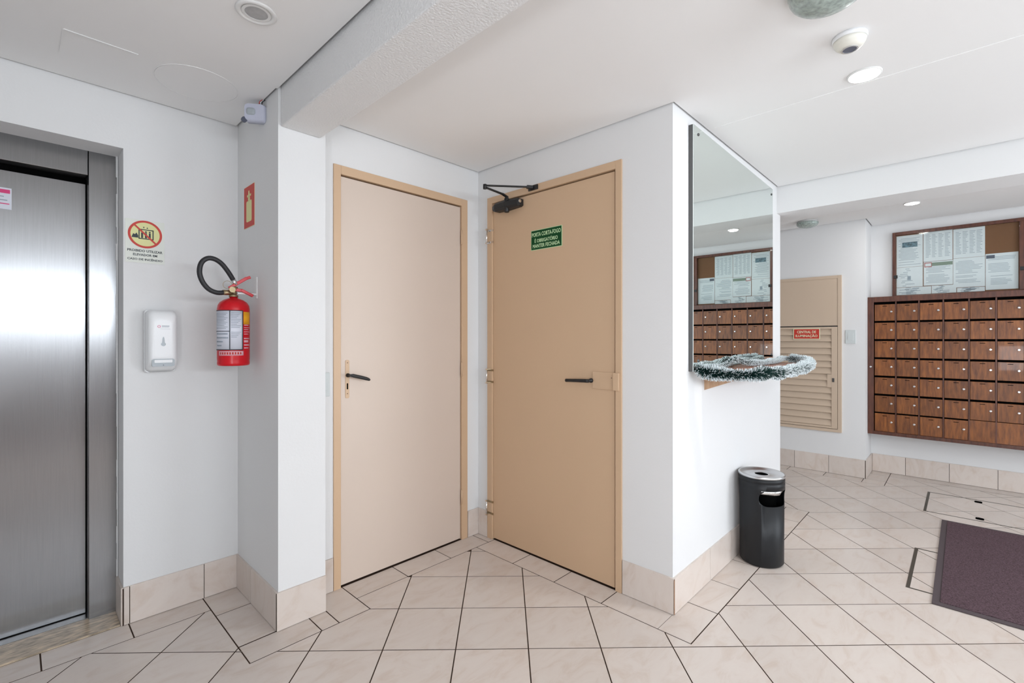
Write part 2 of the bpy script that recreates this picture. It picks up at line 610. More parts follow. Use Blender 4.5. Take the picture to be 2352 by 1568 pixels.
mb.box(2.486, 2.494, YB, .93, H - .0022, H)
mb.build('ceiling_seam', CEIL_M)
mb = MB('white_metal')
mb.box(.119, .327, 2.281, 2.285, H - .003, H)
mb.build('ceiling_seam', CEIL_L)
mb = MB('ceiling_paint'); mb.box(.117, .120, 2.285, 2.48, H - .002, H)
mb.build('ceiling_seam', CEIL_L)
mb = MB('ceiling_paint')
down = Frame((.54, 2.37, H), (1, 0, 0), (0, -1, 0), (0, 0, -1))
ring(mb, down, 0, 0, .149, .152, 0, .0015, n=60)
disc(mb, down, 0, 0, .1475, 0, .0012, n=60)
o = mb.build('access_lid', CEIL_L)

# ------------------------------------------------------------------ floor
mb = MB('grout'); mb.box(XW - .1, XB + .12, YB - .1, YE + .3, -.08, -.0009)
FLOOR = struct(mb, 'floor', 'pale marbled ceramic tile floor laid diagonally with straight borders', cat='floor')
E1 = Vector((0.2089, -0.2121)); E2 = Vector((0.2121, 0.2089)); OG = Vector((1.2452, 1.5051))
B = .1475
field = [(XW, YB), (XB - B, YB), (XB - B, .50), (5.18, .50), (5.18, YN), (4.02, YN), (4.02, .823), (1.943, .823), (1.943, 2.150),
         (1.155, 2.150), (1.155, 2.022), (.636, 2.022), (.636, 2.552), (XW, 2.552)]
GR = .0026


def offset_in(poly, d):
    n = len(poly); out = []
    for i in range(n):
        p0, p1, p2 = Vector(poly[i - 1]), Vector(poly[i]), Vector(poly[(i + 1) % n])
        a = (p1 - p0).normalized(); b = (p2 - p1).normalized()
        na = Vector((-a.y, a.x)); nb = Vector((-b.y, b.x))
        k = 1 + na.dot(nb)
        out.append(p1 + (na + nb) * (d / max(k, .1)))
    return out


def clip(sub, a, b):
    """keep the part of sub left of the line a->b"""
    res = []
    d = b - a
    side = lambda p: d.x * (p.y - a.y) - d.y * (p.x - a.x)
    for i in range(len(sub)):
        p, q = sub[i - 1], sub[i]
        sp, sq = side(p), side(q)
        if sq >= 0:
            if sp < 0: res.append(p + (q - p) * (sp / (sp - sq)))
            res.append(q)
        elif sp >= 0:
            res.append(p + (q - p) * (sp / (sp - sq)))
    return res


def in_view(x, y, z=0.0, mg=0.0):
    c, s = math.cos(YAW), math.sin(YAW)
    d = x * c + y * s
    if d < .25: return False
    r = x * s - y * c
    u, v = 1176 + 1089.8 * r / d, 777.3 - 1089.8 * (z - EYE) / d
    return -mg < u < 2352 + mg and -mg < v < 1568 + mg


def area2(p):
    return sum(p[i - 1].x * p[i].y - p[i].x * p[i - 1].y for i in range(len(p))) / 2


inner = offset_in(field, GR)
rest = MB('tile')
n_tiles = 0
for i in range(-26, 27):
    for j in range(-26, 27):
        c = OG + E1 * i + E2 * j
        if not (XW - .4 < c.x < XB + .4 and YB - .5 < c.y < YE + .4): continue
        k = .5 - GR / .2977
        ctr = c + (E1 + E2) * .5
        quad = [ctr - E1 * k - E2 * k, ctr + E1 * k - E2 * k, ctr + E1 * k + E2 * k, ctr - E1 * k + E2 * k]
        if area2(quad) < 0: quad.reverse()
        sub = list(inner)
        for q in range(4):
            if sub: sub = clip(sub, quad[q], quad[(q + 1) % 4])
        cl = list(sub)
        again = True
        while again and len(cl) > 2:
            again = False
            for q in range(len(cl)):
                p0, p1, p2 = cl[q - 1], cl[q], cl[(q + 1) % len(cl)]
                if (p1 - p0).length < 2e-4 or abs((p1 - p0).cross(p2 - p1)) < 2e-7:
                    cl.pop(q); again = True
                    break
        if len(cl) < 3 or abs(area2(cl)) < 2e-4: continue
        vis = any(in_view(p.x, p.y, 0, 30) for p in cl)
        # tiles hidden behind walls stay in the joined remainder
        if (ctr.x > 2.2 and ctr.y > 1.3 and ctr.x < 3.95): vis = False
        if vis and ctr.y > 1.55 and ctr.x > 4: vis = False
        dz = random.uniform(-.0002, .0002)
        if vis:
            t = MB('tile'); t.prism([(p.x, p.y) for p in cl], -.008, dz)
            t.build('tile', FLOOR); n_tiles += 1
        else:
            rest.prism([(p.x, p.y) for p in cl], -.008, dz)
rest.build('tile_field', FLOOR, kind='stuff')

rects = []
def cuts(a, b, fixed, lo, hi, axis):
    pts = [p for p in fixed if a < p < b]
    e = [a] + pts + [b]
    for p, q in zip(e, e[1:]):
        rects.append((p, q, lo, hi) if axis == 'x' else (lo, hi, p, q))
cuts(XW, .636, [-1.40, -1.10, -.80, -.505, -.215, .072, .352], 2.552, YE, 'x')
rects += [(.636, PX0, 2.480, YE), (.636, PX0, 2.178, 2.480), (.636, .924, 2.022, 2.178 - .018), (.636, PX0, 2.160, 2.178),
          (.924, 1.000, 2.022, PY), (1.000, 1.155, 2.022, YD)]
rects = [r for r in rects if r != (.636, PX0, 2.160, 2.178)]
rects[-5:] = [(.636, PX0, 2.480, YE), (.636, PX0, 2.180, 2.480), (.636, .924, 2.022, 2.180 - .02), (.924, 1.003, 2.022, PY), (1.003, 1.155, 2.022, YD)]
rects.append((.636, PX0, 2.160, 2.180))
cuts(1.155, XD, [1.452, 1.744, 2.043], 2.150, YD, 'x')
cuts(.970, 2.150, [1.262, 1.551, 1.848], 1.943, XD, 'y')
cuts(1.943, 4.02, [2.241, 2.535, 2.850, 3.148, 3.445, 3.743], .823, YM - .0, 'x')
cuts(YM, YN, [1.15, 1.45, 1.75, 2.05, 2.35], XM, 4.02, 'y')
cuts(.50, YN, [.66, .95, 1.25, 1.55, 1.85, 2.15, 2.45], 5.18, XL, 'y')
rects += [(5.33, XB - B, .50, YR), (XB - B, XB, .50, YR)]
cuts(YB, .50, [.22, -.07, -.37, -.67, -.97, -1.27, -1.57, -1.87, -2.17, -2.47], XB - B, XB, 'y')
for (x0, x1, y0, y1) in rects:
    if x1 - x0 < .03 or y1 - y0 < .03:
        continue
    t = MB('tile')
    yy0 = y0
    if (x0, y1) == (.636, 2.480): yy0 = 2.163
    t.box(x0 + GR, x1 - GR, yy0 + GR, y1 - GR, -.008, random.uniform(-.0002, .0002))
    t.build('tile', FLOOR)

# ------------------------------------------------------------------ baseboards
def baseboard(name, label, along, fixed, sign, cutsl, thick=.009, edge=None):
    """cutsl: positions; the wall plane is at fixed, tiles stand out towards sign"""
    lo, hi = sorted((fixed + sign * .0005, fixed + sign * .004))
    mb = MB('grout')
    if along == 'x': mb.box(cutsl[0], cutsl[-1], lo, hi, 0, SK - .004)
    else: mb.box(lo, hi, cutsl[0], cutsl[-1], 0, SK - .004)
    root = struct(mb, name, label, cat='baseboard')
    for a, b in zip(cutsl, cutsl[1:]):
        lo, hi = sorted((fixed, fixed + sign * thick))
        t = MB('tile')
        if along == 'x': t.box(a + .0015, b - .0015, lo, hi, .002, SK)
        else: t.box(lo, hi, a + .0015, b - .0015, .002, SK)
        t.build('tile', root)
    return root


TH = .009
baseboard('baseboard_left', 'tile baseboard under the soap dispenser', 'x', YE, -1, [OPX, .355, .641, PX0])
baseboard('baseboard_reveal', 'short tile baseboard inside the elevator opening', 'y', OPX, -1, [YE - TH, YE + .15])
baseboard('baseboard_pillar', 'tile baseboard on the shaded left side of the pillar', 'y', PX0, -1, [PY, 2.480, YE - TH])
baseboard('baseboard_pillar', 'tile baseboard on the front of the pillar', 'x', PY, -1, [PX0 - TH, PX1])
baseboard('baseboard_back', 'short tile baseboard between the pillar and the left door', 'x', YD, -1, [PX1, 1.107])
baseboard('baseboard_back', 'short tile baseboard between the left door and the corner', 'x', YD, -1, [1.999, XD])
baseboard('baseboard_center', 'short tile baseboard between the corner and the fire door hinges', 'y', XD, -1, [2.208, YD - TH])
baseboard('baseboard_center', 'tile baseboard right of the fire door', 'y', XD, -1, [YM - TH, 1.233])
bb = baseboard('baseboard_mirror', 'tile baseboard under the mirror and behind the bin', 'x', YM, -1, [XD, 2.52, 2.83, 3.13, 3.43, 3.73, XM + TH])
e = MB('clay_edge'); e.box(XD - TH, XD - .001, YM - TH - .0015, YM - TH, .003, SK - .006)
e.build('tile_edge', bb)
baseboard('baseboard_passage', 'tile baseboard on the end of the mirror wall', 'y', XM, 1, [YM, 1.27, 1.57, 1.87, 2.17, YN])
baseboard('baseboard_far', 'tile baseboard under the louvered cupboard door', 'y', XL, -1, [YR, .93, 1.215, 1.51, 1.81, 2.11, YN])
baseboard('baseboard_far', 'short tile baseboard on the wall step beside the mailboxes', 'x', YR, -1, [XL - TH, XB])
baseboard('baseboard_right', 'tile baseboard under the mailboxes', 'y', XB, -1, [-2.6, -2.3, -2.0, -1.7, -1.4, -1.1, -.80, -.505, -.205, .095, .395, YR - TH])

# ------------------------------------------------------------------ elevator
EV = thing('door_3', 'brushed steel elevator door with steel frame at the left edge', 'elevator door', (-.13, YE + .15, 0), kind='structure')
YF, YL2 = YE + .15, 2.925
mb = MB('steel'); mb.box(.231, .333, YF, YF + .10, 0, OPZ + .03)
mb.build('frame', EV, bevel=.002)
mb = MB('steel'); mb.box(-.60, .2285, YF, YF + .10, 2.004, OPZ + .03)
mb.build('frame', EV, bevel=.002)
mb = MB('steel'); mb.box(-.60, .2255, YL2, YL2 + .03, .012, 1.978)
LEAF = mb.build('leaf', EV)
mb = MB('deep_black'); mb.box(-.60, .231, YL2 + .010, YL2 + .035, 1.9785, 2.004).box(.2262, .231, YL2, YL2 + .04, 0, 2.0)  # black strips painting in the shade of the gap around the leaf
mb.build('dark_gap', EV)
mb = MB('void'); mb.box(-.65, .40, YL2 + .05, YL2 + .07, 0, 2.3)
mb.build('shaft_backing', EV)
mb = MB('steel'); mb.box(-.60, .231, 2.868, YL2 + .03, -.002, .008)
mb.build('sill', EV)
mb = MB('granite'); mb.box(-.60, OPX - TH - .001, 2.7015, 2.868, -.006, .006)
mb.build('threshold', EV)
mb = MB('wall_paint')
pts = []
x = OPX - .002
for k in range(26):
    z = .17 + k * (OPZ - .19) / 25
    r_ = .0035 + random.uniform(-.0012, .0015)
    mb.box(x - r_ * 1.6, x, YE + .139, YE + .149, z, z + (OPZ - .19) / 25)
mb.build('plaster_edge', EV)

fr = on_y(0, YL2, 0)
sg = thing('sticker', 'small white sticker with a pink heading on the steel elevator door', 'sticker', (-.08, YL2, 1.52))
mb = MB('label_white'); mb.fbox(fr, -.145, -.0075, 1.815, 1.905, 0.0003, .0012)
mb.build('sheet', sg)
mb = MB('ink_pink', 'ink_grey'); mb.fbox(fr, -.135, -.012, 1.882, 1.898, .0012, .0016)
for k, (z, e_) in enumerate(((1.866, -.03), (1.851, -.02), (1.836, -.014))):
    mb.fbox(fr, -.13, e_, z, z + .004, .0012, .0016, 1 if k < 2 else 0)
mb.build('print', sg)

# ------------------------------------------------------------------ left wall things
# prohibition sign
fr = on_y(.340, YE, 1.613)
sg = thing('warning_sign', 'pale sign with a red crossed circle forbidding elevator use in a fire', 'sign', (.412, YE, 1.613))
mb = MB('sign_plate'); mb.fbox(fr, 0, .143, 0, .194, .0003, .0022)
mb.build('plate', sg)
mb = MB('sign_yellow'); disc(mb, fr, .0715, .130, .057, .0022, .0027)
mb.build('disc', sg)
mb = MB('ink')
mb.fbox(fr, .047, .051, .108, .153, .0027, .0032).fbox(fr, .098, .102, .108, .153, .0027, .0032)
mb.fbox(fr, .047, .102, .149, .153, .0027, .0032).fbox(fr, .047, .102, .108, .112, .0027, .0032)
for cx in (.060, .074, .088):
    mb.fbox(fr, cx - .0035, cx + .0035, .113, .137, .0027, .0032)
    disc(mb, fr, cx, .1415, .0036, .0027, .0032, n=12)
mb.poly([(.022, .112), (.046, .112), (.046, .122), (.040, .134), (.034, .126), (.028, .130)], fr, .0027, .0032)
mb.poly([(.066, .156), (.069, .164), (.063, .164)], fr, .0027, .0032).poly([(.079, .164), (.076, .157), (.082, .157)], fr, .0027, .0032)
mb.build('pictogram', sg)
mb = MB('sign_red'); ring(mb, fr, .0715, .130, .0535, .0625, .0027, .0034)
c_, s_ = math.cos(math.radians(-45)), math.sin(math.radians(-45))
q = []
for u_, v_ in ((-.055, -.0035), (.055, -.0035), (.055, .0035), (-.055, .0035)):
    q.append((.0715 + u_ * c_ - v_ * s_, .130 + u_ * s_ + v_ * c_))
mb.poly(q, fr, .0033, .0037)
mb.build('prohibition_ring', sg)
text('lettering', 'PROIBIDO UTILIZAR', fr, .0715, .0545, .128, .011, 'ink', sg, c=.0024, bold=.02)
text('lettering', 'ELEVADOR EM', fr, .0715, .0365, .088, .0105, 'ink', sg, c=.0024, bold=.02)
text('lettering', 'CASO DE INCÊNDIO', fr, .0715, .0170, .128, .0115, 'ink', sg, c=.0024, bold=.02)

# soap dispenser
sd = thing('soap_dispenser', 'white plastic wall soap dispenser with teardrop window beside the elevator', 'dispenser', (.46, YE, 1.12))
fr = on_y(.462, YE, 1.117)
def rr_ring(x0, x1, y0, y1, r, c):
    return [fr.p(a, b, c) for a, b in rrect(x0, x1, y0, y1, r, 6)]
W0 = .0585
mb = MB('plastic_white')
mb.loft([rr_ring(-W0, W0, 0, .283, .012, 0), rr_ring(-W0, W0, 0, .283, .012, .03), rr_ring(-W0 + .003, W0 - .003, .002, .281, .012, .036)])
mb.build('back_housing', sd)
mb = MB('plastic_white')
mb.loft([rr_ring(-W0 + .001, W0 - .001, .001, .282, .02, .034), rr_ring(-W0 + .001, W0 - .001, .012, .281, .024, .060), rr_ring(-W0 + .004, W0 - .004, .022, .277, .026, .080),
         rr_ring(-W0 + .010, W0 - .010, .032, .268, .026, .092), rr_ring(-W0 + .018, W0 - .018, .045, .255, .024, .098), rr_ring(-W0 + .028, W0 - .028, .07, .235, .02, .1)])
mb.build('cover', sd)
mb = MB('plastic_grey')
mb.poly([(.0 + .009 * math.cos(t) * (1 if math.sin(t) < .2 else .55), .129 + (.010 * math.sin(t) if math.sin(t) < .2 else .032 * math.sin(t))) for t in [2 * PI * k / 28 for k in range(28)]], fr, .0995, .1012)
mb.build('level_window', sd)
mb = MB('plastic_grey', 'plastic_white')
mb.poly(rrect(-.042, .042, .028, .062, .008), fr, .085, .1005, 0)
mb.poly(rrect(-.033, .033, .045, .058, .003), fr, .100, .1035, 1)
mb.build('push_bar', sd)
mb = MB('plastic_dark'); disc(mb, fr, 0, .034, .0022, .100, .1012, n=10)
mb.build('keyhole', sd)
mb = MB('ink_grey', 'ink_pink')
ring(mb, fr, -.016, .207, .0042, .0058, .0995, .1006, 1, n=20)
mb.fbox(fr, -.006, .022, .208, .2105, .0995, .1006).fbox(fr, -.006, .020, .2045, .2058, .0995, .1006).fbox(fr, -.012, .026, .196, .1966, .0995, .1006)
mb.build('print', sd)

# fire extinguisher
EX, EY, ER = .694, 2.425, .0655
ex = thing('fire_extinguisher', 'red fire extinguisher with black looped hose hanging on the pillar side', 'fire extinguisher', (EX, EY, 1.147))
Z0 = 1.147
prof = [(ER * .90, 0), (ER * .985, .004), (ER, .012), (ER * .985, .022), (ER, .032), (ER, .258), (ER * .96, .274), (ER * .84, .288), (ER * .62, .299), (ER * .36, .306), (.016, .309), (.016, .318)]
mb = MB('red_paint'); mb.lathe(prof, (EX, EY, Z0), n=48)
mb.build('cylinder', ex)
cd = math.atan2(-EY, -EX)     # towards the camera
def patch(name, mi_mat, a0, a1, z0, z1, off=.0008, segs=14, rr=ER):
    # a = degrees to the viewer's right
    mbp = MB(mi_mat)
    ring0, ring1 = [], []
    vs, fs = [], []
    for k in range(segs + 1):
        t = cd + math.radians(a0 + (a1 - a0) * k / segs)
        for z in (z0, z1):
            vs.append((EX + (rr + off) * math.cos(t), EY + (rr + off) * math.sin(t), z))
    for k in range(segs):
        fs.append((2 * k, 2 * k + 2, 2 * k + 3, 2 * k + 1))
    mbp.add(vs, fs, 0, True)
    return mbp
def build_solid(mbp, name, parent):
    o = mbp.build(name, parent)
    sm = o.modifiers.new('solid', 'SOLIDIFY'); sm.thickness = .0004; sm.offset = 0
    return o
build_solid(patch('label', 'label_white', -88, 33, 1.222, 1.394), 'label', ex)
mb = MB('ink')
def addp(dst, *a, **k):
    p = patch('x', 'ink', *a, **k)
    n0 = len(dst.v); dst.v += p.v; dst.f += [[i + n0 for i in f] for f in p.f]; dst.mi += [0] * len(p.f); dst.sm += [True] * len(p.f)
addp(mb, -14, -11, 1.222, 1.394, off=.0014)
addp(mb, -88, 34, 1.218, 1.222, off=.0014)
addp(mb, 31, 34, 1.222, 1.394, off=.0014)
addp(mb, -88, -12, 1.301, 1.304, off=.0014)
addp(mb, -88, 34, 1.394, 1.397, off=.0014)
build_solid(mb, 'label_border', ex)
mb = MB('ink_grey')
for k in range(11):
    z = 1.382 - k * .0068
    if z > 1.308: addp(mb, -78, -20 - (k % 3) * 6, z, z + .0022, off=.0013, segs=6)
for k in range(16):
    z = 1.384 - k * .0072
    if k not in (10, 11): addp(mb, -8, 26 - (k % 4) * 5, z, z + .0020, off=.0013, segs=4)
for k, (e0, e1) in enumerate(((-76, -20), (-76, -18), (-76, -38), (-70, -44))):
    addp(mb, e0, e1, 1.288 - k * .0175, 1.294 - k * .0175, off=.0013, segs=6)
build_solid(mb, 'label_print', ex)
build_solid(patch('l', 'label_orange', 36, 72, 1.335, 1.391), 'orange_label', ex)
mb = MB('label_white')
for k, (z, h_) in enumerate(((1.329, .004), (1.318, .003), (1.309, .003), (1.299, .003), (1.289, .003), (1.268, .005), (1.252, .011), (1.238, .006), (1.225, .005))):
    addp(mb, 38, 70 if k % 2 else 62, z, z + h_, off=.001, segs=5)
mb.mats = [M['label_pink']]
build_solid(mb, 'side_print', ex)
build_solid(patch('l', 'label_pink', -58, 36, 1.194, 1.214), 'lower_label', ex)
mb = MB('sign_red')
for k in range(9):
    addp(mb, -50 + k * 9, -45 + k * 9, 1.199, 1.209, off=.0014, segs=2)
build_solid(mb, 'lower_print', ex)
mb = MB('brass'); mb.lathe([(.019, .312), (.019, .322), (.013, .324), (.013, .345), (.017, .347), (.017, .360), (.008, .362)], (EX, EY, Z0), n=20)
mb.tube([(EX - .005, EY, Z0 + .333), (EX - .045, EY - .006, Z0 + .331)], .012, 12)
mb.build('valve', ex)
mb = MB('brass')
mb.lathe([(.013, 0), (.013, .004)], None, fr=Frame((EX - .012, EY - .022, Z0 + .345), (1, 0, 0), (0, 0, 1), (0, -1, 0)), n=16)
tor = [(EX - .028 + .018 * math.cos(t), EY - .012, Z0 + .366 + .018 * math.sin(t)) for t in [2 * PI * k / 20 for k in range(21)]]
mb.tube(tor, .0011, 6, caps=False)
mb.build('safety_pin', ex)
mb = MB('red_paint')
mb.bar((EX - .02, EY - .004, Z0 + .352), (EX + .052, EY - .012, Z0 + .404), .016, .014)
mb.bar((EX + .046, EY - .0115, Z0 + .400), (EX + .066, EY - .014, Z0 + .409), .014, .013)
mb.build('lever', ex, bevel=.002)
mb = MB('red_paint')
mb.bar((EX - .02, EY - .004, Z0 + .348), (EX + .03, EY - .008, Z0 + .345), .016, .014)
mb.bar((EX + .028, EY - .008, Z0 + .347), (EX + .078, EY - .012, Z0 + .322), .014, .013)
mb.build('carry_handle', ex, bevel=.002)
hp = [(.655, 1.478), (.625, 1.475), (.592, 1.488), (.567, 1.520), (.556, 1.560), (.563, 1.600), (.585, 1.622), (.612, 1.623), (.640, 1.607), (.665, 1.577), (.684, 1.548), (.692, 1.534)]
def smooth_path(p, k=4):
    out = []
    for i in range(len(p) - 1):
        p0, p1, p2, p3 = p[max(i - 1, 0)], p[i], p[i + 1], p[min(i + 2, len(p) - 1)]
        for q in range(k):
            t = q / k
            out.append(tuple(.5 * ((2 * b) + (-a + c) * t + (2 * a - 5 * b + 4 * c - d) * t * t + (-a + 3 * b - 3 * c + d) * t ** 3) for a, b, c, d in zip(p0, p1, p2, p3)))
    out.append(p[-1])
    return out
path = smooth_path([(x, EY - .006 - .012 * math.sin(k / 11 * PI), z) for k, (x, z) in enumerate(hp)])
mb = MB('black_rubber'); mb.tube(path, .0105, 12)
mb.build('hose', ex)
mb = MB('chrome'); mb.tube([(.689, EY - .006, 1.540), (.702, EY - .006, 1.517)], .0115, 12)
mb.build('ferrule', ex)
mb = MB('white_metal')
mb.box(PX0 - .004, PX0, EY - .012, EY + .012, 1.46, 1.56).box(EX + .015, PX0, EY - .006, EY + .006, 1.475, 1.482)
mb.build('wall_bracket', ex)

# extinguisher sign
fr = on_x(PX0, 2.594, 1.814)
sg = thing('extinguisher_sign', 'narrow red bordered sign with a pale extinguisher symbol on the pillar side', 'sign', (PX0, 2.523, 1.814))
mb = MB('sign_red'); mb.fbox(fr, 0, .142, 0, .200, .0003, .0025)
mb.build('plate', sg)
mb = MB('sign_cream'); mb.fbox(fr, -.003, .145, -.003, .203, .0001, .0012)
mb.build('border', sg)
mb = MB('sign_yellow')
mb.poly(rrect(.034, .108, .026, .128, .010), fr, .0025, .003)
mb.fbox(fr, .058, .084, .126, .150, .0025, .003).fbox(fr, .044, .100, .148, .158, .0025, .003)
mb.poly([(.060, .158), (.082, .158), (.074, .178), (.064, .176)], fr, .0025, .003)
mb.build('pictogram', sg)

# motion sensor at the ceiling corner of the pillar
ms = thing('motion_sensor', 'small lavender white motion sensor with loose wires in the ceiling corner', 'sensor', (.745, 2.33, 2.25))
fr = Frame((.752, 2.325, 2.296), Vector((.80, -.60, 0)), (0, 0, 1), Vector((-.60, -.80, 0)))
mb = MB('plastic_lavender')
R = lambda x0, x1, y0, y1, r, c: [fr.p(a, b, c) for a, b in rrect(x0, x1, y0, y1, r, 5)]
mb.loft([R(-.044, .044, -.042, .034, .012, -.032), R(-.046, .046, -.044, .036, .014, -.004), R(-.040, .040, -.038, .032, .014, .010)])
mb.build('housing', ms)
mb = MB('plastic_grey')
mb.loft([R(-.034, .006, -.020, .014, .010, .006), R(-.032, .004, -.018, .012, .010, .013), R(-.024, -.004, -.010, .004, .006, .017)])
mb.build('lens', ms)
mb = MB('plastic_dark')
mb.lathe([(.012, 0), (.012, .012)], None, fr=Frame(fr.p(-.047, -.040, .0), (1, 0, 0), (0, 0, 1), (0, -1, 0)), n=14)
mb.build('mount', ms)
for k, (dx, mt) in enumerate(((0, 'sign_red'), (.006, 'plastic_white'), (.012, 'black_rubber'))):
    mb = MB(mt)
    mb.tube(smooth_path([tuple(fr.p(.018 + dx, .034, .000)), tuple(fr.p(.022 + dx, .045, .006)), tuple(fr.p(.030 + dx, .058, -.004))]), .0016, 6)
    mb.build('wire', ms)

# switch plate between pillar and left door
sp = thing('blank_plate', 'blank grey wall plate squeezed between the pillar and the left door', 'wall plate', (1.06, YD, .982))
mb = MB('switch_plate'); mb.fbox(on_y(1.022, YD, .982), 0, .068, 0, .118, 0, .006)
mb.build('plate', sp, bevel=.002)
mb = MB('switch_plate'); mb.fbox(on_y(1.022, YD, .982), .012, .056, .030, .088, .006, .008)
mb.build('cover', sp, bevel=.001)

# ------------------------------------------------------------------ left door
D1 = thing('door_1', 'closed beige door with a black lever left of the corner', 'door', (1.55, YD, 0), kind='structure')
for nm, bx in (('frame', (1.109, 1.147, 0, 2.152)), ('frame', (1.950, 1.997, 0, 2.152)), ('frame', (1.147, 1.950, 2.107, 2.152))):
    mb = MB('door_paint'); mb.box(bx[0], bx[1], YD - .008, YD + .10, bx[2], bx[3])
    mb.build(nm, D1, bevel=.0015)
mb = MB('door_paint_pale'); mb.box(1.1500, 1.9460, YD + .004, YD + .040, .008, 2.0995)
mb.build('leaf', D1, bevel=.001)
mb = MB('deep_black'); mb.box(1.147, 1.950, YD + .050, YD + .06, 0, 2.107)  # black sheet, so the gap around the leaf reads as shade
mb.build('rebate', D1)
fy = on_y(0, YD + .004, 0)
mb = MB('door_paint'); mb.poly(rrect(1.176, 1.197, .962, 1.160, .008), fy, 0, .003)
PL = mb.build('lock_plate', D1)
mb = MB('deep_black')
disc(mb, fy, 1.1865, 1.145, .0022, .003, .0036, n=10); disc(mb, fy, 1.1865, .986, .0022, .003, .0036, n=10)
mb.poly(rrect(1.183, 1.190, 1.008, 1.040, .0033), fy, .003, .0036)
mb.build('keyhole', PL)
mb = MB('black_metal')
mb.lathe([(.010, .003), (.010, .012), (.0075, .014), (.0075, .045), (.009, .05)], None, fr=Frame(fy.p(1.187, 1.081, 0), (1, 0, 0), (0, 0, 1), (0, -1, 0)), n=18)
mb.loft([[Vector(fy.p(a, 1.081 + dz + t * .010 * math.sin(p) , .046 + .006 * math.cos(p))) for p in [2 * PI * k / 10 for k in range(10)]]
         for a, dz, t in ((1.183, .001, .6), (1.196, -.001, 1.0), (1.240, -.012, 1.0), (1.272, -.021, .95), (1.286, -.026, .75), (1.290, -.027, .4))])
mb.build('lever_handle', D1)
mb = MB('clay_edge', 'door_paint'); mb.box(1.1472, 1.1496, YD - .0005, YD + .0038, .905, 1.03, 0)
mb.build('latch_plate', D1)
for z in (1.909, 1.076, .272):
    mb = MB('door_paint'); mb.tube([(1.9475, YD - .009, z - .045), (1.9475, YD - .009, z + .045)], .0055, 10)
    mb.build('hinge', D1)

# ------------------------------------------------------------------ right (fire) door
D2 = thing('door_2', 'closed beige fire door with a closer and steel pin hinges', 'door', (XD, 1.72, 0), kind='structure')
for bx in ((1.236, 1.271, 0, 2.165), (2.163, 2.207, 0, 2.165), (1.271, 2.163, 2.124, 2.165)):
    mb = MB('door_paint'); mb.box(XD - .010, XD + .10, bx[0], bx[1], bx[2], bx[3])
    mb.build('frame', D2, bevel=.0015)
mb = MB('door_paint'); mb.box(XD + .002, XD + .045, 1.281, 2.1615, .008, 2.117)
mb.build('leaf', D2, bevel=.001)
mb = MB('clay_edge'); mb.box(XD + .055, XD + .065, 1.271, 2.163, 0, 2.124)
mb.build('rebate', D2)
mb = MB('grout'); mb.box(XD + .010, XD + .055, 1.2715, 1.2795, 0, 2.12)  # dark strip standing in for the shaded gap beside the leaf
mb.build('dark_gap', D2)
fx = on_x(XD + .002, 0, 0)     # a = -Y
mb = MB('door_paint'); mb.fbox(fx, -1.412, -1.286, 1.008, 1.098, 0, .006)
LK = mb.build('lock_plate', D2, bevel=.002)
mb = MB('deep_black'); mb.fbox(fx, -1.298, -1.295, 1.068, 1.072, .006, .0066)
mb.build('screw', LK)
mb = MB('door_paint'); mb.box(XD - .020, XD - .009, 1.246, 1.281, 1.008, 1.098)
mb.build('strike_box', D2, bevel=.003)
mb = MB('deep_black'); mb.box(XD - .006, XD + .0015, 1.2812, 1.2835, 1.012, 1.095)
mb.build('latch', D2)
mb = MB('black_metal')
hz = 1.048
mb.lathe([(.012, .006), (.012, .012), (.0085, .014), (.0085, .040)], None, fr=Frame(fx.p(-1.418, hz + .002, 0), (0, -1, 0), (0, 0, 1), (-1, 0, 0)), n=18)
mb.tube([fx.p(-1.410, hz + .002, .042), fx.p(-1.43, hz + .002, .044), fx.p(-1.49, hz, .044), fx.p(-1.556, hz - .003, .044)], [.0092, .0095, .0090, .0088], 12)
mb.build('lever_handle', D2)
hg = None
for z in (1.868, .984, .150):
    zc = z + .05
    yy = 2.196
    mb = MB('chrome')
    mb.tube([(XD - .026, yy, z), (XD - .026, yy, z + .098)], .0062, 12)
    mb.box(XD - .032, XD - .010, yy - .006, yy + .006, z + .088, z + .096).box(XD - .032, XD - .010, yy - .006, yy + .006, z + .002, z + .010)
    hh = mb.build('hinge', D2, label='steel pin hinge')
    mb = MB('brass' if z < 1 else 'chrome')
    mb.box(XD - .012, XD - .0095, yy - .045, yy + .008, z + .006, z + .018).box(XD - .012, XD - .0095, yy - .045, yy + .008, z + .080, z + .092)
    mb.build('hinge_leaf', hh)
# door closer
mb = MB('black_metal')
cy0, cy1, cz = 1.905, 2.135, 2.082
ringp = lambda y, hh, d: [(XD + .001 - c, y, cz + b) for c, b in ((0, -hh), (d * .75, -hh), (d, -hh * .5), (d, hh * .5), (d * .75, hh), (0, hh))]
mb.loft([ringp(cy0, .018, .034), ringp(cy0 + .012, .024, .044), ringp(cy0 + .05, .026, .048), ringp(cy0 + .11, .029, .055), ringp(cy1 - .03, .026, .05), ringp(cy1, .017, .036)], smooth=False)
mb.lathe([(.014, -.046), (.016, -.040), (.016, .034), (.011, .042), (.011, .05)], (XD - .034, 2.01, cz), n=18)
CL = mb.build('door_closer', D2, label='black hydraulic door closer')
mb = MB('chrome'); mb.tube([(XD - .028, cy0 - .001, cz + .004), (XD - .028, cy0 + .006, cz + .004)], .010, 14)
mb.build('end_cap', CL)
mb = MB('black_metal')
el = Vector((1.872, 2.000, 2.142))
mb.bar((XD - .034, 2.010, 2.130), (XD - .075, 2.008, 2.139), .016, .008)
mb.bar((XD - .072, 2.008, 2.138), el, .014, .007)
mb.lathe([(.011, -.010), (.011, .016)], el, n=14)
mb.build('closer_arm', CL)
mb = MB('black_metal')
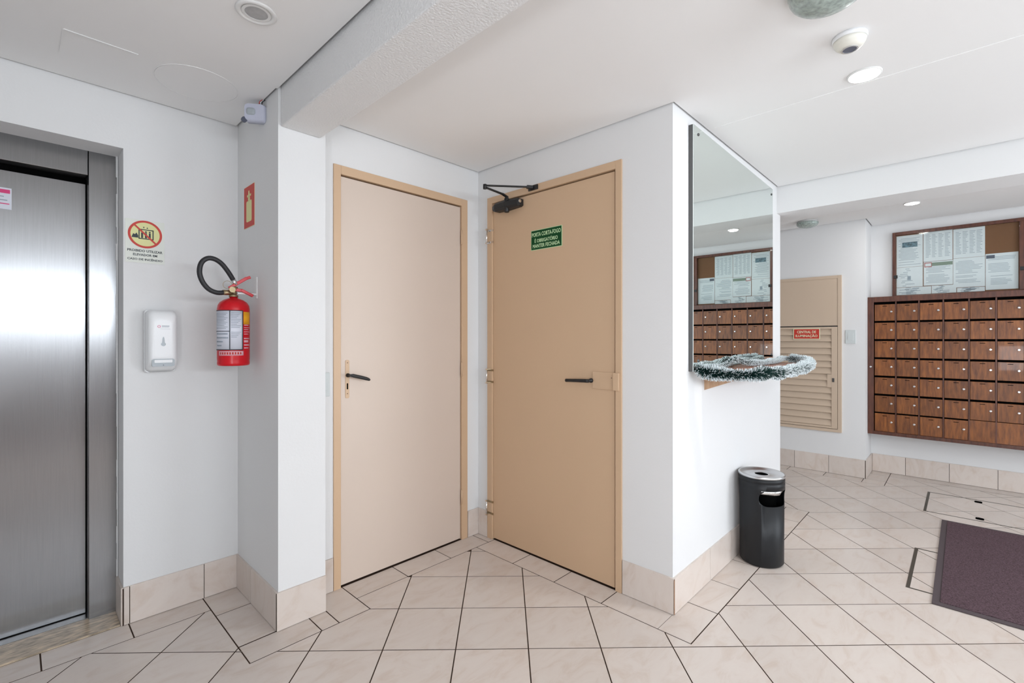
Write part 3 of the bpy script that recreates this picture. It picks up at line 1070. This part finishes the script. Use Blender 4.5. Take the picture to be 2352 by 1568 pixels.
mb.bar(el + Vector((0, 0, .010)), (XD - .040, 1.835, 2.150), .014, .007)
mb.bar((XD - .044, 1.838, 2.150), (XD - .016, 1.815, 2.148), .022, .016)
mb.box(XD - .018, XD - .010, 1.780, 1.850, 2.133, 2.160)
mb.build('closer_forearm', CL)

# fire door sign
fr = on_x(XD + .002, 1.842, 1.786)
sg = thing('fire_door_sign', 'small dark green sign with pale lettering on the fire door', 'sign', (XD, 1.728, 1.786))
mb = MB('sign_pale_green'); mb.fbox(fr, -.001, .227, -.001, .115, .0001, .0022)
mb.build('border', sg)
mb = MB('sign_green'); mb.fbox(fr, .002, .224, .002, .112, .0022, .0027)
mb.build('plate', sg)
text('lettering', 'PORTA CORTA-FOGO', fr, .113, .088, .212, .024, 'sign_pale_green', sg, c=.0028, bold=.02)
text('lettering', 'É OBRIGATÓRIO', fr, .113, .054, .170, .026, 'sign_pale_green', sg, c=.0028, bold=.02)
text('lettering', 'MANTER FECHADA', fr, .113, .022, .200, .022, 'sign_pale_green', sg, c=.0028, bold=.02)

# ------------------------------------------------------------------ mirror and shelf
mr_ = thing('wall_mirror_glass', 'large frameless mirror above the tinsel garland', 'mirror', (2.96, YM, 1.108))
mr_.name = 'mirror'
WORLD['mirror'] = Vector((2.96, YM, 1.108))
mb = MB('mirror_glass'); mb.prism([(2.269, YM - .0240), (3.652, YM - .0060), (3.652, YM - .0030), (2.269, YM - .0210)], 1.109, 2.310)
mb.build('glass', mr_)
mb = MB('dark_steel'); mb.prism([(2.268, YM - .0209), (3.650, YM - .0029), (3.650, YM), (2.268, YM)], 1.110, 2.309)
mb.build('backing', mr_)
for x, z in ((2.330, 2.276), (3.620, 2.268), (2.330, 1.16), (3.620, 1.16)):
    mb = MB('dark_steel'); mb.lathe([(.0075, 0), (.0075, .002), (.004, .005)], None, fr=on_y(x, YM - .0240 + (x - 2.269) * .0130, z), n=14)
    mb.build('screw', mr_)

sh = thing('mirror_shelf', 'small brown wooden shelf on pine brackets under the mirror', 'shelf', (2.96, YM, 1.0))
mb = MB('shelf_wood'); mb.prism([(2.43, YM - .0005), (2.43, .82), (2.50, .745), (3.56, .745), (3.635, .80), (3.635, YM - .0005)], 1.088, 1.1075)
mb.build('board', sh, bevel=.002)
for x in (2.462, 3.42):
    mb = MB('pine')
    mb.add([(x, YM, 1.087), (x, .80, 1.087), (x, .80, 1.070), (x, YM, 1.004), (x + .018, YM, 1.087), (x + .018, .80, 1.087), (x + .018, .80, 1.070), (x + .018, YM, 1.004)],
           [(0, 1, 2, 3), (4, 7, 6, 5), (0, 4, 5, 1), (1, 5, 6, 2), (2, 6, 7, 3), (3, 7, 4, 0)])
    mb.build('bracket', sh)

# ------------------------------------------------------------------ tinsel garland
gl = thing('tinsel_garland', 'dark green garland with snowy white tips draped around the mirror shelf', 'garland', (2.96, .84, 1.05))
gpath = smooth_path([(2.305, .940, 1.125), (2.300, .915, 1.110), (2.330, .870, 1.102), (2.375, .820, 1.096), (2.42, .765, 1.094), (2.46, .730, 1.096),
                     (2.53, .715, 1.100), (2.62, .712, 1.098), (2.76, .712, 1.088), (2.92, .712, 1.088), (3.08, .712, 1.088), (3.24, .715, 1.090), (3.40, .72, 1.094), (3.52, .728, 1.100),
                     (3.62, .75, 1.108), (3.668, .80, 1.122), (3.672, .86, 1.132), (3.645, .895, 1.135), (3.58, .900, 1.134), (3.44, .890, 1.126), (3.30, .885, 1.128), (3.16, .885, 1.126), (3.02, .895, 1.128), (2.92, .915, 1.132), (2.84, .935, 1.150), (2.78, .935, 1.152), (2.72, .938, 1.138), (2.62, .940, 1.122), (2.50, .942, 1.120), (2.40, .945, 1.122), (2.325, .942, 1.124)], 6)
mb = MB('tinsel_green'); mb.tube([(x, min(y, YM - .030), z) for x, y, z in gpath], .0035, 6)
mb.build('wire', gl)
rg = random.Random(3)
green, white = MB('tinsel_green'), MB('tinsel_white')
NS = len(gpath) - 1
cum = [0]
for a, b in zip(gpath, gpath[1:]):
    cum.append(cum[-1] + (Vector(b) - Vector(a)).length)
NN = 30000
D_FRONT = max(cum[q] for q in range(len(gpath)) if q < 115 and gpath[q][1] < .87)
import bisect
for k in range(NN):
    d = rg.random() * cum[-1]
    i = min(max(bisect.bisect(cum, d) - 1, 0), NS - 1)
    p, q = Vector(gpath[i]), Vector(gpath[i + 1])
    t = (d - cum[i]) / max(cum[i + 1] - cum[i], 1e-6)
    c0 = p.lerp(q, t)
    tan = (q - p).normalized()
    rv = Vector((rg.gauss(0, 1), rg.gauss(0, 1), rg.gauss(0, 1)))
    rv = (rv - tan * rv.dot(tan)).normalized()
    front = d < D_FRONT
    # white-tipped stretches come and go along the strand
    snow = .22 + .20 * math.sin(d * 9.0 + 1.0) + (.45 if c0.x > 3.2 else (.15 if c0.x > 2.95 else 0))
    if abs(rv.z) > .72 or not front: snow += .35
    R0 = ((.0365 if c0.x < 3.2 else .0365 + .006 * min((c0.x - 3.2) / .3, 1)) if front else .019) * (1 + .12 * math.sin(d * 23))
    L0 = R0 * rg.uniform(.78, 1.06)
    dirv = (rv + tan * rg.uniform(-.35, .35)).normalized()
    tip = c0 + dirv * L0
    if tip.y > YM - .027: tip.y = YM - .027
    if not front and tip.z < 1.110 and tip.y > .745: tip.z = 1.110
    mid = c0.lerp(tip, .62 if rg.random() < snow else .9)
    sidev = dirv.cross(Vector((rg.gauss(0, 1), rg.gauss(0, 1), rg.gauss(0, 1)))).normalized() * .0010
    green.add([c0 - sidev, c0 + sidev, mid + sidev, mid - sidev], [(0, 1, 2, 3)])
    if (tip - mid).length > .2 * L0:
        sv = sidev * 1.15
        white.add([mid - sv, mid + sv, tip + sv, tip - sv], [(0, 1, 2, 3)])
green.build('tinsel_strands', gl, kind='stuff', label='dark green tinsel strands')
white.build('tinsel_tips', gl, kind='stuff', label='snowy white tinsel tips')

# ------------------------------------------------------------------ waste bin
BX, BY, BR, BH = 2.958, .842, .1185, .505
bn = thing('waste_bin', 'black cylindrical waste bin with a silver ashtray top against the mirror wall', 'bin', (BX, BY, 0))
n = 72
mb = MB('black_plastic')
prof = [(BR * .90, .003), (BR * .955, .012), (BR * .965, .35), (BR * .985, .405), (BR, .425), (BR, .462), (BR * .985, .4635), (BR * .985, .4655), (BR, .467), (BR, .492), (BR * .93, .492), (BR * .93, .35), (BR * .90, .02)]
rings = [[(BX + r * math.cos(2 * PI * i / n), BY + r * math.sin(2 * PI * i / n), h) for i in range(n)] for r, h in prof]
mb.loft(rings, cap0=False, cap1=True)
# close shell (bottom ring to inner ring is a thin wall)
base = 0
mb.f.append([i for i in range(n)][::-1]); mb.mi.append(0); mb.sm.append(False)
body = mb.build('body', bn)
# opening cut out of the shell
OA = math.radians(-118)       # bearing the opening faces
hx, hy = math.cos(OA), math.sin(OA)
frb = Frame((BX, BY, .388), (-hy, hx, 0), (0, 0, 1), (hx, hy, 0))
cut = MB('deep_black'); 
pts = rrect(-.092, .092, -.046, .040, .036, 8)
cut.poly(pts, frb, .03, .20, 0)
cuto = cut.build('cutter')
body_mod = body.modifiers.new('cut', 'BOOLEAN'); body_mod.operation = 'DIFFERENCE'; body_mod.object = cuto; body_mod.solver = 'EXACT'
dg = bpy.context.evaluated_depsgraph_get()
nm = bpy.data.meshes.new_from_object(body.evaluated_get(dg))
body.modifiers.clear()
body.data = nm
bpy.data.objects.remove(cuto)
mb = MB('deep_black'); mb.lathe([(BR * .62, .30), (BR * .62, .46)], (BX, BY, 0), n=32)  # black core that paints the shade inside the bin opening
mb.build('dark_core', bn)
mb = MB('chrome')
vs = []
for a in [k / 8 for k in range(9)]:
    t = OA - math.radians(56) + a * math.radians(60)
    for r, z in ((BR * 1.004, .428), (BR * .97, .406)):
        rr_ = r
        vs.append((BX + rr_ * math.cos(t + (0.18 if z > .41 else 0)), BY + rr_ * math.sin(t + (0.18 if z > .41 else 0)), z))
mb.add(vs, [(2 * k, 2 * k + 2, 2 * k + 3, 2 * k + 1) for k in range(8)], 0, True)
fl_ = build_solid(mb, 'flap', bn)
mb = MB('aluminium')
prof = [(BR * .95, .490), (BR * 1.02, .491), (BR * 1.03, .498), (BR * 1.0, .505), (BR * .94, .503), (BR * .90, .494), (BR * .55, .492), (BR * .36, .495), (BR * .31, .4965), (BR * .29, .495), (BR * .28, .490)]
mb.lathe(prof, (BX, BY, 0), n=56, cap0=True, cap1=False)
tr = mb.build('ashtray_top', bn, label='silver dished top with a central hole')
mb = MB('deep_black'); mb.lathe([(BR * .285, .4895), (BR * .285, .4945)], (BX, BY, 0), n=24)
mb.build('hole', tr)

# ------------------------------------------------------------------ louvered cupboard door
D4 = thing('door_4', 'beige louvered cupboard door under a fixed panel in the passage', 'door', (XL, 1.26, .39), kind='structure')
y0, y1 = .826, 1.70
for (a, b, c, d) in ((y0, .856, .392, 1.862), (y1 - .03, y1, .392, 1.862), (.856, y1 - .03, 1.835, 1.862), (.856, y1 - .03, .392, .420)):
    mb = MB('louver_paint'); mb.box(XL - .020, XL, a, b, c, d)
    mb.build('frame', D4, bevel=.001)
mb = MB('louver_paint'); mb.box(XL - .016, XL, .856, y1 - .03, 1.392, 1.835)
mb.build('fixed_panel', D4)
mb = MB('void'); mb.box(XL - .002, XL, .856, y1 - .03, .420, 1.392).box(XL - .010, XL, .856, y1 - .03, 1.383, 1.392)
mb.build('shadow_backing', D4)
lf = []
for (a, b, c, d) in ((.859, .905, .424, 1.381), (y1 - .08, y1 - .033, .424, 1.381), (.905, y1 - .08, 1.362, 1.381), (.905, y1 - .08, .424, .444)):
    mb = MB('louver_paint'); mb.box(XL - .022, XL - .003, a, b, c, d)
    lf.append(mb.build('stile', D4, bevel=.001))
mb = MB('louver_paint'); mb.box(XL - .0215, XL - .003, .905, .939, .811, .9335)
mb.build('lock_block', D4)
mb = MB('dark_steel'); mb.fbox(on_x(XL - .0215, .898, .862), 0, .016, 0, .036, 0, .006)
mb.build('lock', D4)
ns = 15
hs = (1.362 - .444) / ns
ya = .9055; yb = y1 - .0805
for k in range(ns):
    z = .444 + k * hs
    aa = ya + (.033 if .80 < z + hs / 2 < .94 else 0)
    mb = MB('louver_paint')
    # each slat leans out towards its lower edge
    vs = [(XL - .0045, aa, z + hs * 1.02), (XL - .0215, aa, z + .006), (XL - .0190, aa, z + .002), (XL - .0025, aa, z + hs * .98)]
    vs += [(a_, yb, c_) for a_, b_, c_ in vs]
    mb.add(vs, [(0, 1, 2, 3), (4, 7, 6, 5), (0, 4, 5, 1), (1, 5, 6, 2), (2, 6, 7, 3), (3, 7, 4, 0)])
    mb.build('slat', D4)
fr = on_x(XL - .022, 1.222, 1.262)
sg = thing('lighting_sign', 'small red sign with cream lettering on the louvered cupboard door', 'sign', (XL - .022, 1.11, 1.262))
mb = MB('sign_cream'); mb.fbox(fr, 0, .226, 0, .106, .0003, .002)
mb.build('border', sg)
mb = MB('sign_red'); mb.fbox(fr, .007, .219, .007, .099, .002, .0025)
mb.build('plate', sg)
text('lettering', 'CENTRAL DE', fr, .113, .072, .160, .026, 'sign_cream', sg, c=.0026, bold=.025)
text('lettering', 'ILUMINAÇÃO', fr, .113, .034, .185, .034, 'sign_cream', sg, c=.0026, bold=.025)
sp = thing('switch_plate', 'blank grey wall plate between the louvered door and the mailboxes', 'wall plate', (XL, .76, 1.223))
mb = MB('switch_plate'); mb.fbox(on_x(XL, .799, 1.223), 0, .079, 0, .126, 0, .007)
mb.build('plate', sp, bevel=.002)
mb = MB('switch_plate'); mb.fbox(on_x(XL, .799, 1.223), .018, .061, .030, .096, .007, .009)
mb.build('cover', sp)

# ------------------------------------------------------------------ mailboxes
XC = 5.47
MT, MBt = 1.652, .392
YC0 = .650
mc = thing('mailbox_cabinet', 'wall mounted mahogany cabinet of small mailboxes with metal locks', 'mailboxes', (XC + .1, 0, MBt))
PITCH, ROW = .1583, .1668
NC = 10
yc0 = .604
yend = yc0 - NC * PITCH - .045
mb = MB('mahogany_dark'); mb.box(XC + .03, XB, yend, YC0 - .002, MBt + .002, MT - .002)
mb.build('carcass', mc)
for bx in ((yc0, YC0 - .001, MBt, MT), (yend, yend + .045, MBt, MT), (yend + .045, yc0, MT - .048, MT), (yend + .045, yc0, MBt, MBt + .030)):
    mb = MB('mahogany_dark'); mb.box(XC - .006, XC + .03, bx[0], bx[1], bx[2], bx[3])
    mb.build('frame', mc, bevel=.002)
mb = MB('chrome'); mb.lathe([(.009, 0), (.009, .004), (.005, .006)], None, fr=on_x(XC - .006, .626, 1.010), n=14)
mb.build('lock', mc)
z_top = 1.604 - .012
for c in range(1, NC):
    y = yc0 - c * PITCH
    mb = MB('mahogany_dark'); mb.box(XC + .002, XC + .03, y - .0045, y + .0045, MBt + .03, MT - .048)
    mb.build('divider', mc)
# door prototype in local coordinates
dw, dh = PITCH - .0125, ROW - .0180
proto = None
for r in range(7):
    zt = 1.590 - r * ROW           # top of the row (dark slot just above)
    for c in range(NC):
        yl = yc0 - c * PITCH
        plain = (r == 6 and c in (4, 5))
        cx = yl - PITCH / 2
        zb = zt - ROW + .0135 if r < 6 else MBt + .0305
        hgt = dh - .0
        loc = (XC + .012, cx, zb - .0045)
        if plain:
            mb = MB('mahogany'); mb.box(XC + .004, XC + .020, cx - dw / 2 - .003, cx + dw / 2 + .003, MBt + .031, zt + .004)
            mb.build('fixed_panel', mc)
            continue
        if r == 6:
            mb = MB('mahogany'); mb.box(XC + .004, XC + .020, cx - dw / 2, cx + dw / 2, MBt + .031, zt - .004)
            dd = mb.build('mailbox_door', mc, bevel=.0015)
            k = MB('chrome'); k.lathe([(.0095, 0), (.0095, .005), (.006, .0075)], None, fr=on_x(XC + .004, cx - dw / 2 + .026, zt - .078), n=14)
            k.build('lock', dd)
            k = MB('deep_black'); k.fbox(on_x(XC + .004, cx + .016, zt - .026), 0, .032, 0, .005, 0, .0006)
            k.build('name_slot', dd)
            continue
        if proto is None:
            mb = MB('mahogany'); mb.box(XC + .004, XC + .020, cx - dw / 2, cx + dw / 2, zb - .0045, zb - .0045 + hgt)
            proto = mb.build('mailbox_door', mc, bevel=.0015)
            PZ = zb - .0045
            k = MB('chrome'); k.lathe([(.0095, 0), (.0095, .005), (.006, .0075)], None, fr=on_x(XC + .004, cx - dw / 2 + .026, PZ + hgt - .067), n=14)
            k.build('lock', proto)
            k = MB('deep_black'); k.fbox(on_x(XC + .004, cx + .016, PZ + hgt - .018), 0, .032, 0, .005, 0, .0006)
            k.build('name_slot', proto)
            PW = Vector(WORLD[proto.name])
        else:
            place_copy(proto, (PW.x, cx, zb - .0045), mc)
# dark depth behind the slots
mb = MB('deep_black'); mb.box(XC + .021, XC + .029, yend + .045, yc0, MBt + .031, MT - .049)
mb.build('slot_shadow', mc)

# ------------------------------------------------------------------ notice board
nb = thing('notice_board', 'glass fronted cork notice board with a mahogany frame above the mailboxes', 'notice board', (XB - .02, -.15, 1.654))
BX0 = 5.665
by0, by1, bz0, bz1 = .486, -.78, 1.656, 2.257
mb = MB('cork'); mb.box(XB - .018, XB, by1 + .01, by0 - .01, bz0 + .01, bz1 - .01)
mb.build('cork_panel', nb)
for bx in ((by0 - .024, by0, bz0, bz1), (by1, by1 + .024, bz0, bz1), (by1 + .024, by0 - .024, bz1 - .028, bz1), (by1 + .024, by0 - .024, bz0, bz0 + .014), (-.362, -.326, bz0 + .014, bz1 - .028)):
    mb = MB('mahogany_dark'); mb.box(BX0, XB, bx[0], bx[1], bx[2], bx[3])
    mb.build('frame', nb, bevel=.002)
for ya_, yb_ in ((-.326, by0 - .024), (by1 + .024, -.362)):
    mb = MB('clear_glass'); mb.box(BX0 + .008, BX0 + .011, ya_, yb_, bz0 + .014, bz1 - .028)
    mb.build('pane', nb)
for y, z in ((.462, 1.843), (-.344, 1.842)):
    mb = MB('black_metal'); mb.fbox(on_x(BX0, y + .014, z - .015), 0, .028, 0, .030, 0, .008)
    mb.build('lock', nb, bevel=.002)

pr_ = random.Random(11)
def sheet(label, y0_, y1_, z0_, z1_, layer, style, extra=None):
    X = XB - .0182 - layer * .0012
    t = thing('paper', label, 'notice', (X, (y0_ + y1_) / 2, z0_), group=None)
    f = on_x(X, y0_, z0_)
    W_, H_ = y0_ - y1_, z1_ - z0_
    mb = MB('paper'); mb.fbox(f, 0, W_, 0, H_, 0, .0008)
    mb.build('sheet', t)
    mb = MB('ink_grey')
    if style == 'text':
        z = H_ - .03
        while z > .02:
            if pr_.random() < .85:
                a0 = W_ * pr_.choice((.08, .08, .16)); a1 = W_ * pr_.uniform(.6, .93)
                mb.fbox(f, a0, a1, z, z + .0036, .0008, .0011)
            z -= .0115
    elif style == 'table':
        z = H_ - .03
        while z > .025:
            for q in range(4):
                a0 = W_ * (.08 + .22 * q); mb.fbox(f, a0, a0 + W_ * pr_.uniform(.10, .19), z, z + .004, .0008, .0011)
            z -= .0125
    elif style == 'sparse':
        for q in range(11):
            a0 = W_ * pr_.uniform(.06, .5); z = H_ * (.05 + .085 * q)
            mb.fbox(f, a0, a0 + W_ * pr_.uniform(.12, .42), z, z + .0045, .0008, .0011)
    mb.build('print', t)
    if extra: extra(t, f, W_, H_)
    return t
def ex_photo(t, f, W_, H_):
    mb = MB('paper_photo'); mb.fbox(f, W_ * .22, W_ * .80, H_ * .62, H_ * .78, .0009, .0013)
    mb.build('photo', t)
def ex_head(t, f, W_, H_):
    mb = MB('paper_red', 'paper_green', 'paper'); mb.fbox(f, .004, .055, H_ - .048, H_ - .006, .0009, .0013, 0).fbox(f, .055, W_ - .002, H_ - .040, H_ - .010, .0009, .0013, 1)
    mb.fbox(f, .010, .050, H_ - .040, H_ - .014, .0013, .0015, 2)
    mb.build('banner', t)
def ex_logo(t, f, W_, H_):
    mb = MB('plastic_dark'); mb.fbox(f, .004, .055, H_ - .040, H_ - .012, .0009, .0013)
    mb.build('heading', t)
def ex_small(t, f, W_, H_):
    mb = MB('ink_grey'); mb.fbox(f, W_ * .42, W_ * .55, H_ * .35, H_ * .55, .0009, .0013)
    mb.build('picture', t)
sheet('white notice with a dark landscape photo at the left of the board', .458, .272, 1.93, 2.222, 0, 'text', ex_photo)
sheet('white notice with a small mark under the photo notice', .458, .272, 1.745, 1.928, 0, 'sparse', ex_small)
sheet('white printed table notice second from the left at the top', .268, .074, 1.965, 2.232, 1, 'table')
sheet('white notice with a red and green banner in the board centre', .266, .072, 1.748, 1.962, 1, 'text', ex_head)
sheet('tall white notice at the top beside the bare cork', .070, -.128, 1.972, 2.226, 0, 'table')
sheet('white notice just below the tall one beside the bare cork', .070, -.128, 1.716, 1.970, 0, 'text')
sheet('white notice with a small dark heading at the right of the board', -.131, -.322, 1.682, 1.986, 1, 'text', ex_logo)
sheet('wide white sheet along the bottom left of the board', .458, .215, 1.674, 1.742, 1, 'sparse')
sheet('white sheet at the bottom centre of the board', .212, .050, 1.674, 1.744, 2, 'sparse')
sheet('white sheet at the bottom right of the centre', .046, -.127, 1.674, 1.712, 1, 'sparse')
sheet('white notice behind the right glass pane', -.42, -.60, 1.75, 2.02, 0, 'text')

# ------------------------------------------------------------------ ceiling fittings
dn = lambda x, y: Frame((x, y, H), (1, 0, 0), (0, -1, 0), (0, 0, -1))
def downlight(label, x, y, lit, r=.060, power=8.0):
    t = thing('downlight', label, 'ceiling light', (x, y, H), group='recessed downlights')
    f = dn(x, y)
    mb = MB('white_metal'); mb.lathe([(r, 0), (r, .003), (r * .93, .006), (r * .80, .006), (r * .74, .002), (r * .70, .0005)], None, fr=f, n=40, cap1=False)
    mb.build('trim', t)
    mb = MB('light_emit' if lit else 'lens_grey')
    if lit:
        disc(mb, f, 0, 0, r * .90, .0006, .0066)
        mb.build('bulb', t, label='glowing lens')
        d = bpy.data.lights.new('downlight_lamp', 'AREA'); d.shape = 'DISK'; d.size = r * 1.4; d.energy = power; d.color = (1.0, .985, .96)
        lo = bpy.data.objects.new('downlight_lamp', d); COL.objects.link(lo); lo.location = (x, y, H - .012)
    else:
        mb.lathe([(r * .70, .0005), (r * .66, .0012), (r * .55, .003)], None, fr=f, n=30)
        mb.build('bulb', t, label='unlit grey lens')
        mb = MB('white_metal'); ring(mb, f, 0, 0, r * .56, r * .70, .0006, .0042, n=36)
        mb.build('reflector', t)
    return t
downlight('unlit recessed downlight in the ceiling before the elevator', .556, 1.705, False, r=.062)
downlight('brightly lit downlight in the lobby ceiling beside the smoke detector', 2.410, .297, True, r=.060, power=6)
downlight('lit downlight in the ceiling over the mailbox area', 4.958, .303, True, r=.052, power=3)

def dome(label, x, y, r, dep):
    t = thing('dome_light', label, 'ceiling light', (x, y, H), group='frosted dome lights')
    f = dn(x, y)
    mb = MB('white_metal'); mb.lathe([(r * .86, 0), (r * .86, .014), (r * .80, .018)], None, fr=f, n=36)
    mb.build('base', t)
    mb = MB('frosted_glass')
    prof = [(r * .98, .014), (r, .020), (r * .985, .030)]
    for k in range(1, 9):
        a = k / 9 * PI / 2
        prof.append((r * .97 * math.cos(a), .030 + (dep - .03) * math.sin(a)))
    prof.append((.006, dep))
    mb.lathe(prof, None, fr=f, n=40)
    mb.build('shade', t)
dome('greenish frosted dome light cut off by the top edge of the photo', 1.700, .298, .108, .085)
dome('small frosted dome light far back in the passage ceiling', 5.065, 1.05, .088, .062)

sm_ = thing('smoke_detector', 'round yellowed white smoke detector beside the lit lobby downlight', 'detector', (2.10, .300, H))
f = dn(2.072, .298)
mb = MB('plastic_white'); mb.lathe([(.054, 0), (.054, .010), (.052, .016)], None, fr=f, n=36)
mb.build('base', sm_)
mb = MB('plastic_aged'); mb.lathe([(.051, .015), (.049, .024), (.042, .036), (.034, .043), (.026, .045)], None, fr=f, n=36)
mb.build('housing', sm_)
mb = MB('chrome'); ring(mb, f, 0, 0, .021, .026, .044, .048, n=30)
mb.build('ring', sm_)
mb = MB('plastic_dark'); disc(mb, f, 0, 0, .021, .044, .0465)
mb.build('sensor_eye', sm_)

# ------------------------------------------------------------------ mat and inspection covers
mt_ = thing('door_mat', 'dark purple brown fibre door mat lying at the right edge', 'mat', (3.76, -.6, 0))
mb = MB('mat_fiber'); mb.box(3.062, 4.443, -1.30, .083, .0015, .0100)
mb.build('pile', mt_)
mb = MB('mat_edge')
mb.box(3.030, 3.062, -1.30, .113, .0015, .0070).box(4.443, 4.475, -1.30, .113, .0015, .0070).box(3.062, 4.443, .083, .113, .0015, .0070)
mb.build('border', mt_, bevel=.001)

def cover(label, x0, x1, y0, y1, handles=True):
    t = thing('inspection_cover', label, 'floor cover', ((x0 + x1) / 2, (y0 + y1) / 2, 0))
    for bx in ((x0, x0 + .010, y0, y1), (x1 - .010, x1, y0, y1), (x0 + .01, x1 - .01, y1 - .016, y1), (x0 + .01, x1 - .01, y0, y0 + .016)):
        mb = MB('cover_metal'); mb.box(bx[0], bx[1], bx[2], bx[3], -.001, .0012)
        mb.build('edge_strip', t)
    if handles:
        for x in (x0 + .065, x1 - .065):
            mb = MB('deep_black'); mb.poly(rrect(-.026, .026, -.022, .022, .012), Frame((x, (y0 + y1) / 2, 0), (1, 0, 0), (0, 1, 0), (0, 0, 1)), .0003, .0016)
            mb.build('lifting_slot', t)
    return t
cover('metal edged inspection cover with two lifting slots behind the mat', 4.628, 5.232, -.378, .219)
cover('metal edged inspection cover partly hidden under the mat', 3.145, 3.778, -.400, .217, handles=False)
